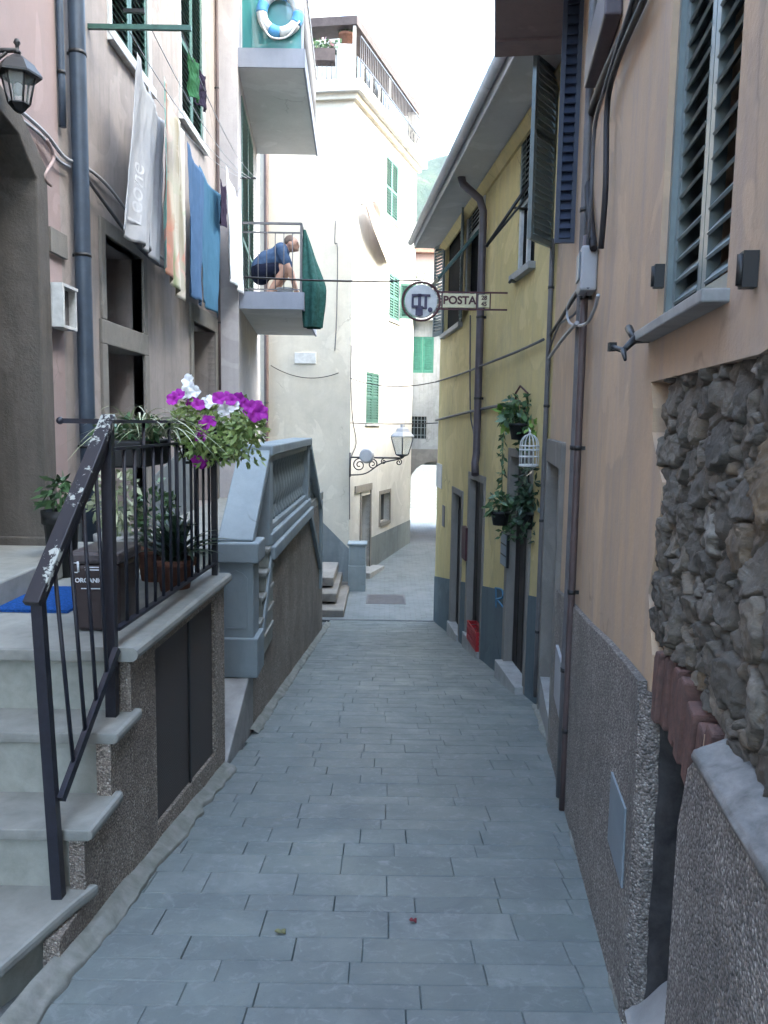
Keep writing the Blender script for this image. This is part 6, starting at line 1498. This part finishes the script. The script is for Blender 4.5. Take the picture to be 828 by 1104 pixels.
# utility box
ub = thing('utility_box', 'blue grey utility cabinet at the white house corner', 'utility box', (-.55, 16.4, -1.93))
xa_, xb_ = on_y(375.5, 600, 16.2).x, on_y(394.5, 600, 16.2).x; zt_ = on_y(385, 586, 16.2).z; zm = on_y(385, 609, 16.2).z
mb = MB(); mb.box(xa_, xb_, 16.2, 16.6, -1.94, zm-.02); mb.build('lower_cabinet', M['bluegrey'], ub, bevel=.012)
mb = MB(); mb.box(xa_+.01, xb_-.01, 16.21, 16.6, zm-.02, zt_-.05); mb.build('upper_cabinet', M['bluegrey'], ub, bevel=.012)
mb = MB(); mb.box(xa_-.02, xb_+.02, 16.18, 16.62, zt_-.05, zt_); mb.build('cabinet_top', M['bluegrey'], ub, bevel=.015)
mb = MB(); r0_ = on_z(397, 645, -1.928); r1_ = on_z(437, 656, -1.928); mb.box(on_y(395,651,15.6).x, on_y(437,651,15.6).x, 15.1, 15.95, -1.934, -1.922)
for k in range(8): mb.box(on_y(395,651,15.6).x+.04, on_y(437,651,15.6).x-.04, 15.16+k*.09, 15.20+k*.09, -1.922, -1.918)
tag(mb.build('drain_cover', M['pipe_grey'], bevel=.003), 'rectangular dark drain cover set in the pale paving', 'drain cover')

# ================================================================== ARCH HOUSE closing the lane
WA = Wall((-3, 21.7), (6, 21.7), -1)
ah = thing('arch_house', 'grey stone house over a vaulted passage', 'house', (1.2, 22.5, -1.7))
la, ra_ = on_y(441, 560, 21.7).x, on_y(441, 560, 21.7).x+1.25
zc_ = on_y(457, 498, 21.7).z; mid_ = (la+ra_)/2
ar = [(la+3, -1.72)] + [(la+3, zc_-.55)] + [(mid_+3+math.cos(t)*(ra_-la)/2, zc_-.6+math.sin(t)*.6) for t in [R(180-15*k) for k in range(1, 12)]] + [(ra_+3, zc_-.55), (ra_+3, -1.72)]
wS = WA.rect(444, 468, 363, 402); wK = WA.rect(441, 460, 449, 473)
zat = on_y(455, 346, 21.7).z
mb = MB(); mb.slab(WA, [(0,-3), (9,-3), (9,zat), (0,zat)], [ar, rp(wS), rp(wK)], -.4, 0)
mb.box(-3, la-.05, 22.1, 25.2, -3, zat-.01); mb.box(ra_+.05, 6, 22.1, 25.2, -3, zat-.012); mb.box(la-.05, ra_+.05, 22.1, 25.2, zc_-.1, zat-.011)
mb.build('wall', plaster('stained grey render', (.36,.37,.37), (.16,.165,.165), .7, .6, .5), ah)
mb = MB(); mb.slab(WA, [(la+3-.5,-3), (la+3-.01,-3), (la+3-.01, zc_-.5)] + [(mid_+3+math.cos(t)*((ra_-la)/2+.01), zc_-.6+math.sin(t)*.61) for t in [R(180-15*k) for k in range(1, 12)]] + [(ra_+3.01, zc_-.5), (ra_+3.01,-3), (ra_+3.4,-3), (ra_+3.4, zc_+.35), (la+3-.5, zc_+.35)], [], .001, .03); mb.build('arch_surround', M['stone'], ah)
louvre(WA.pt(wS[0], wS[2], -.03), WA.d3, WA.n3, (wS[1]-wS[0])/2-.004, wS[3]-wS[2], .05, .035, .06).build('shutter', M['sh_mint'], ah)
louvre(WA.pt((wS[0]+wS[1])/2+.004, wS[2], -.03), WA.d3, WA.n3, (wS[1]-wS[0])/2-.004, wS[3]-wS[2], .05, .035, .06).build('shutter', M['sh_mint'], ah)
mb = MB(); mb.wbox(WA, *wK, -.39, -.2); mb.build('window_pane', M['glass'], ah)
mb = MB()
for k in range(5): x = lerp(wK[0], wK[1], (k+.5)/5); mb.wbox(WA, x-.008, x+.008, wK[2], wK[3], -.05, -.03)
for k in range(3): z = lerp(wK[2], wK[3], (k+.5)/3); mb.wbox(WA, wK[0], wK[1], z-.008, z+.008, -.03, -.015)
mb.build('window_grille', M['plate'], ah)
mb = MB(); mb.wbox(WA, 0, 9, zat, zat+.15, -3, .25); mb.build('balcony_slab', M['slab_grey'], ah)
mb = MB(); mb.bar(WA.pt(0, zat+1.0, .2), WA.pt(9, zat+1.0, .2), .04, .04)
for k in range(70): p = WA.pt(9*k/69, zat+.15, .2); mb.tube([p, p+V(0,0,.85)], .011, 5)
mb.build('balcony_rail', M['frame_white'], ah)
# bright masonry wall beyond the passage
mb = MB(); mb.box(-4, 6, 30.5, 31, -3, 1.35); tag(mb.build('courtyard_wall', M['white_brick']), 'bright whitewashed masonry wall seen through the passage', 'wall')
# pink house and shrub further up the slope
pk = thing('terracotta_house', 'small pink house front under the wooded hillside', 'house', (2, 35, 0))
z1_ = on_y(455, 274, 35).z
mb = MB(); mb.box(.2, 7, 35, 41, -3, z1_); mb.build('wall', plaster('salmon plaster', (.50,.33,.28), (.4,.3,.27), .3, .2), pk)
mb = MB(); mb.box(-.1, 7.3, 34.6, 41.3, z1_, z1_+.2); mb.build('roof', M['rooftile'], pk)
for k in range(2):
    x = 1.2+k*1.6; mb = MB(); mb.box(x, x+.9, 34.96, 35.02, z1_-3.6, z1_-2); mb.build('window', M['sh_green'], pk)
mb = MB()
for k in range(26): leaf_cloud(V(rnd.uniform(1.0, 3.2), rnd.uniform(31.5, 33), on_y(458, 320, 32).z+rnd.uniform(-.6, .9)), (.5,.45,.4), 60, .2, .1, mb)
for x in (1.5, 2.6): mb.tube([V(x, 32.3, -3), V(x, 32.3, on_y(458,320,32).z)], .07, 8)
tag(mb.build('flowering_shrub', leafmat('pale blossom leaf', (.10,.15,.06), (.50,.42,.42))), 'pale flowering shrub behind the balcony of the arch house', 'shrub')
# unseen house masses added to block sun, behind the yellow house and round the bend
hb = thing('sun_block_behind', 'unseen tall house mass added behind the yellow roof to block sun', 'house', (7, 7, 0))
mb = MB(); mb.box(5.6, 11, -9, 13.5, -3, 13.0); mb.build('wall', M['beige'], hb)
mb = MB(); mb.box(5.4, 11.2, -9.2, 13.7, 13.0, 13.2); mb.build('roof', M['rooftile'], hb)

cr = thing('sun_block_bend', 'unseen house mass added across the bend to shade the lane', 'house', (6, 19, -2))
mb = MB(); mb.box(4.2, 9, 14.4, 21.2, -3, 5.0); mb.build('wall', M['yellow'], cr)
mb = MB(); mb.box(4.0, 9.2, 14.2, 21.4, 5.0, 5.2); mb.build('roof', M['rooftile'], cr)

# fallen leaf and petal on the paving
def flat_bit(name, label, px_, py_, r_, mat):
    d = ray(px_, py_); t = -1.6/(d.z+.14*d.y); p = EYE+d*t+V(0,0,.006); mb = MB()
    mb.grid(lambda u, v: p + V((u-.5)*r_*2, (v-.5)*r_*1.1*math.sin(math.pi*min(1,max(0,u))), .012*math.sin(u*5)*math.sin(v*4)+.006), 8, 5); tag(mb.build(name, mat, recalc=False, solid=.002), label, 'leaf')
flat_bit('fallen_leaf', 'curled pale green leaf lying on the paving', 302, 1007, .022, simple('dry leaf', (.22,.22,.12), .8, .1))
flat_bit('fallen_petal', 'dark red petal lying on the paving', 445, 995, .015, simple('red petal', (.22,.05,.06), .8, .1))

# ================================================================== HAZE
mb = MB(); mb.box(-HAZE_R, HAZE_R, -HAZE_R, HAZE_R, -4.3, 210)
hz_o = mb.build('haze', []); hm2 = bpy.data.materials.new('haze air'); hm2.use_nodes = True; t = hm2.node_tree; t.nodes.remove(t.nodes['Principled BSDF'])
pv = t.nodes.new('ShaderNodeVolumePrincipled'); pv.inputs['Color'].default_value = (.78,.87,1,1); pv.inputs['Density'].default_value = .00035; pv.inputs['Anisotropy'].default_value = .2
t.links.new(pv.outputs[0], t.nodes['Material Output'].inputs['Volume']); hz_o.data.materials.append(hm2); tag(hz_o, 'pale blue haze in the valley air', None, None, 'stuff')
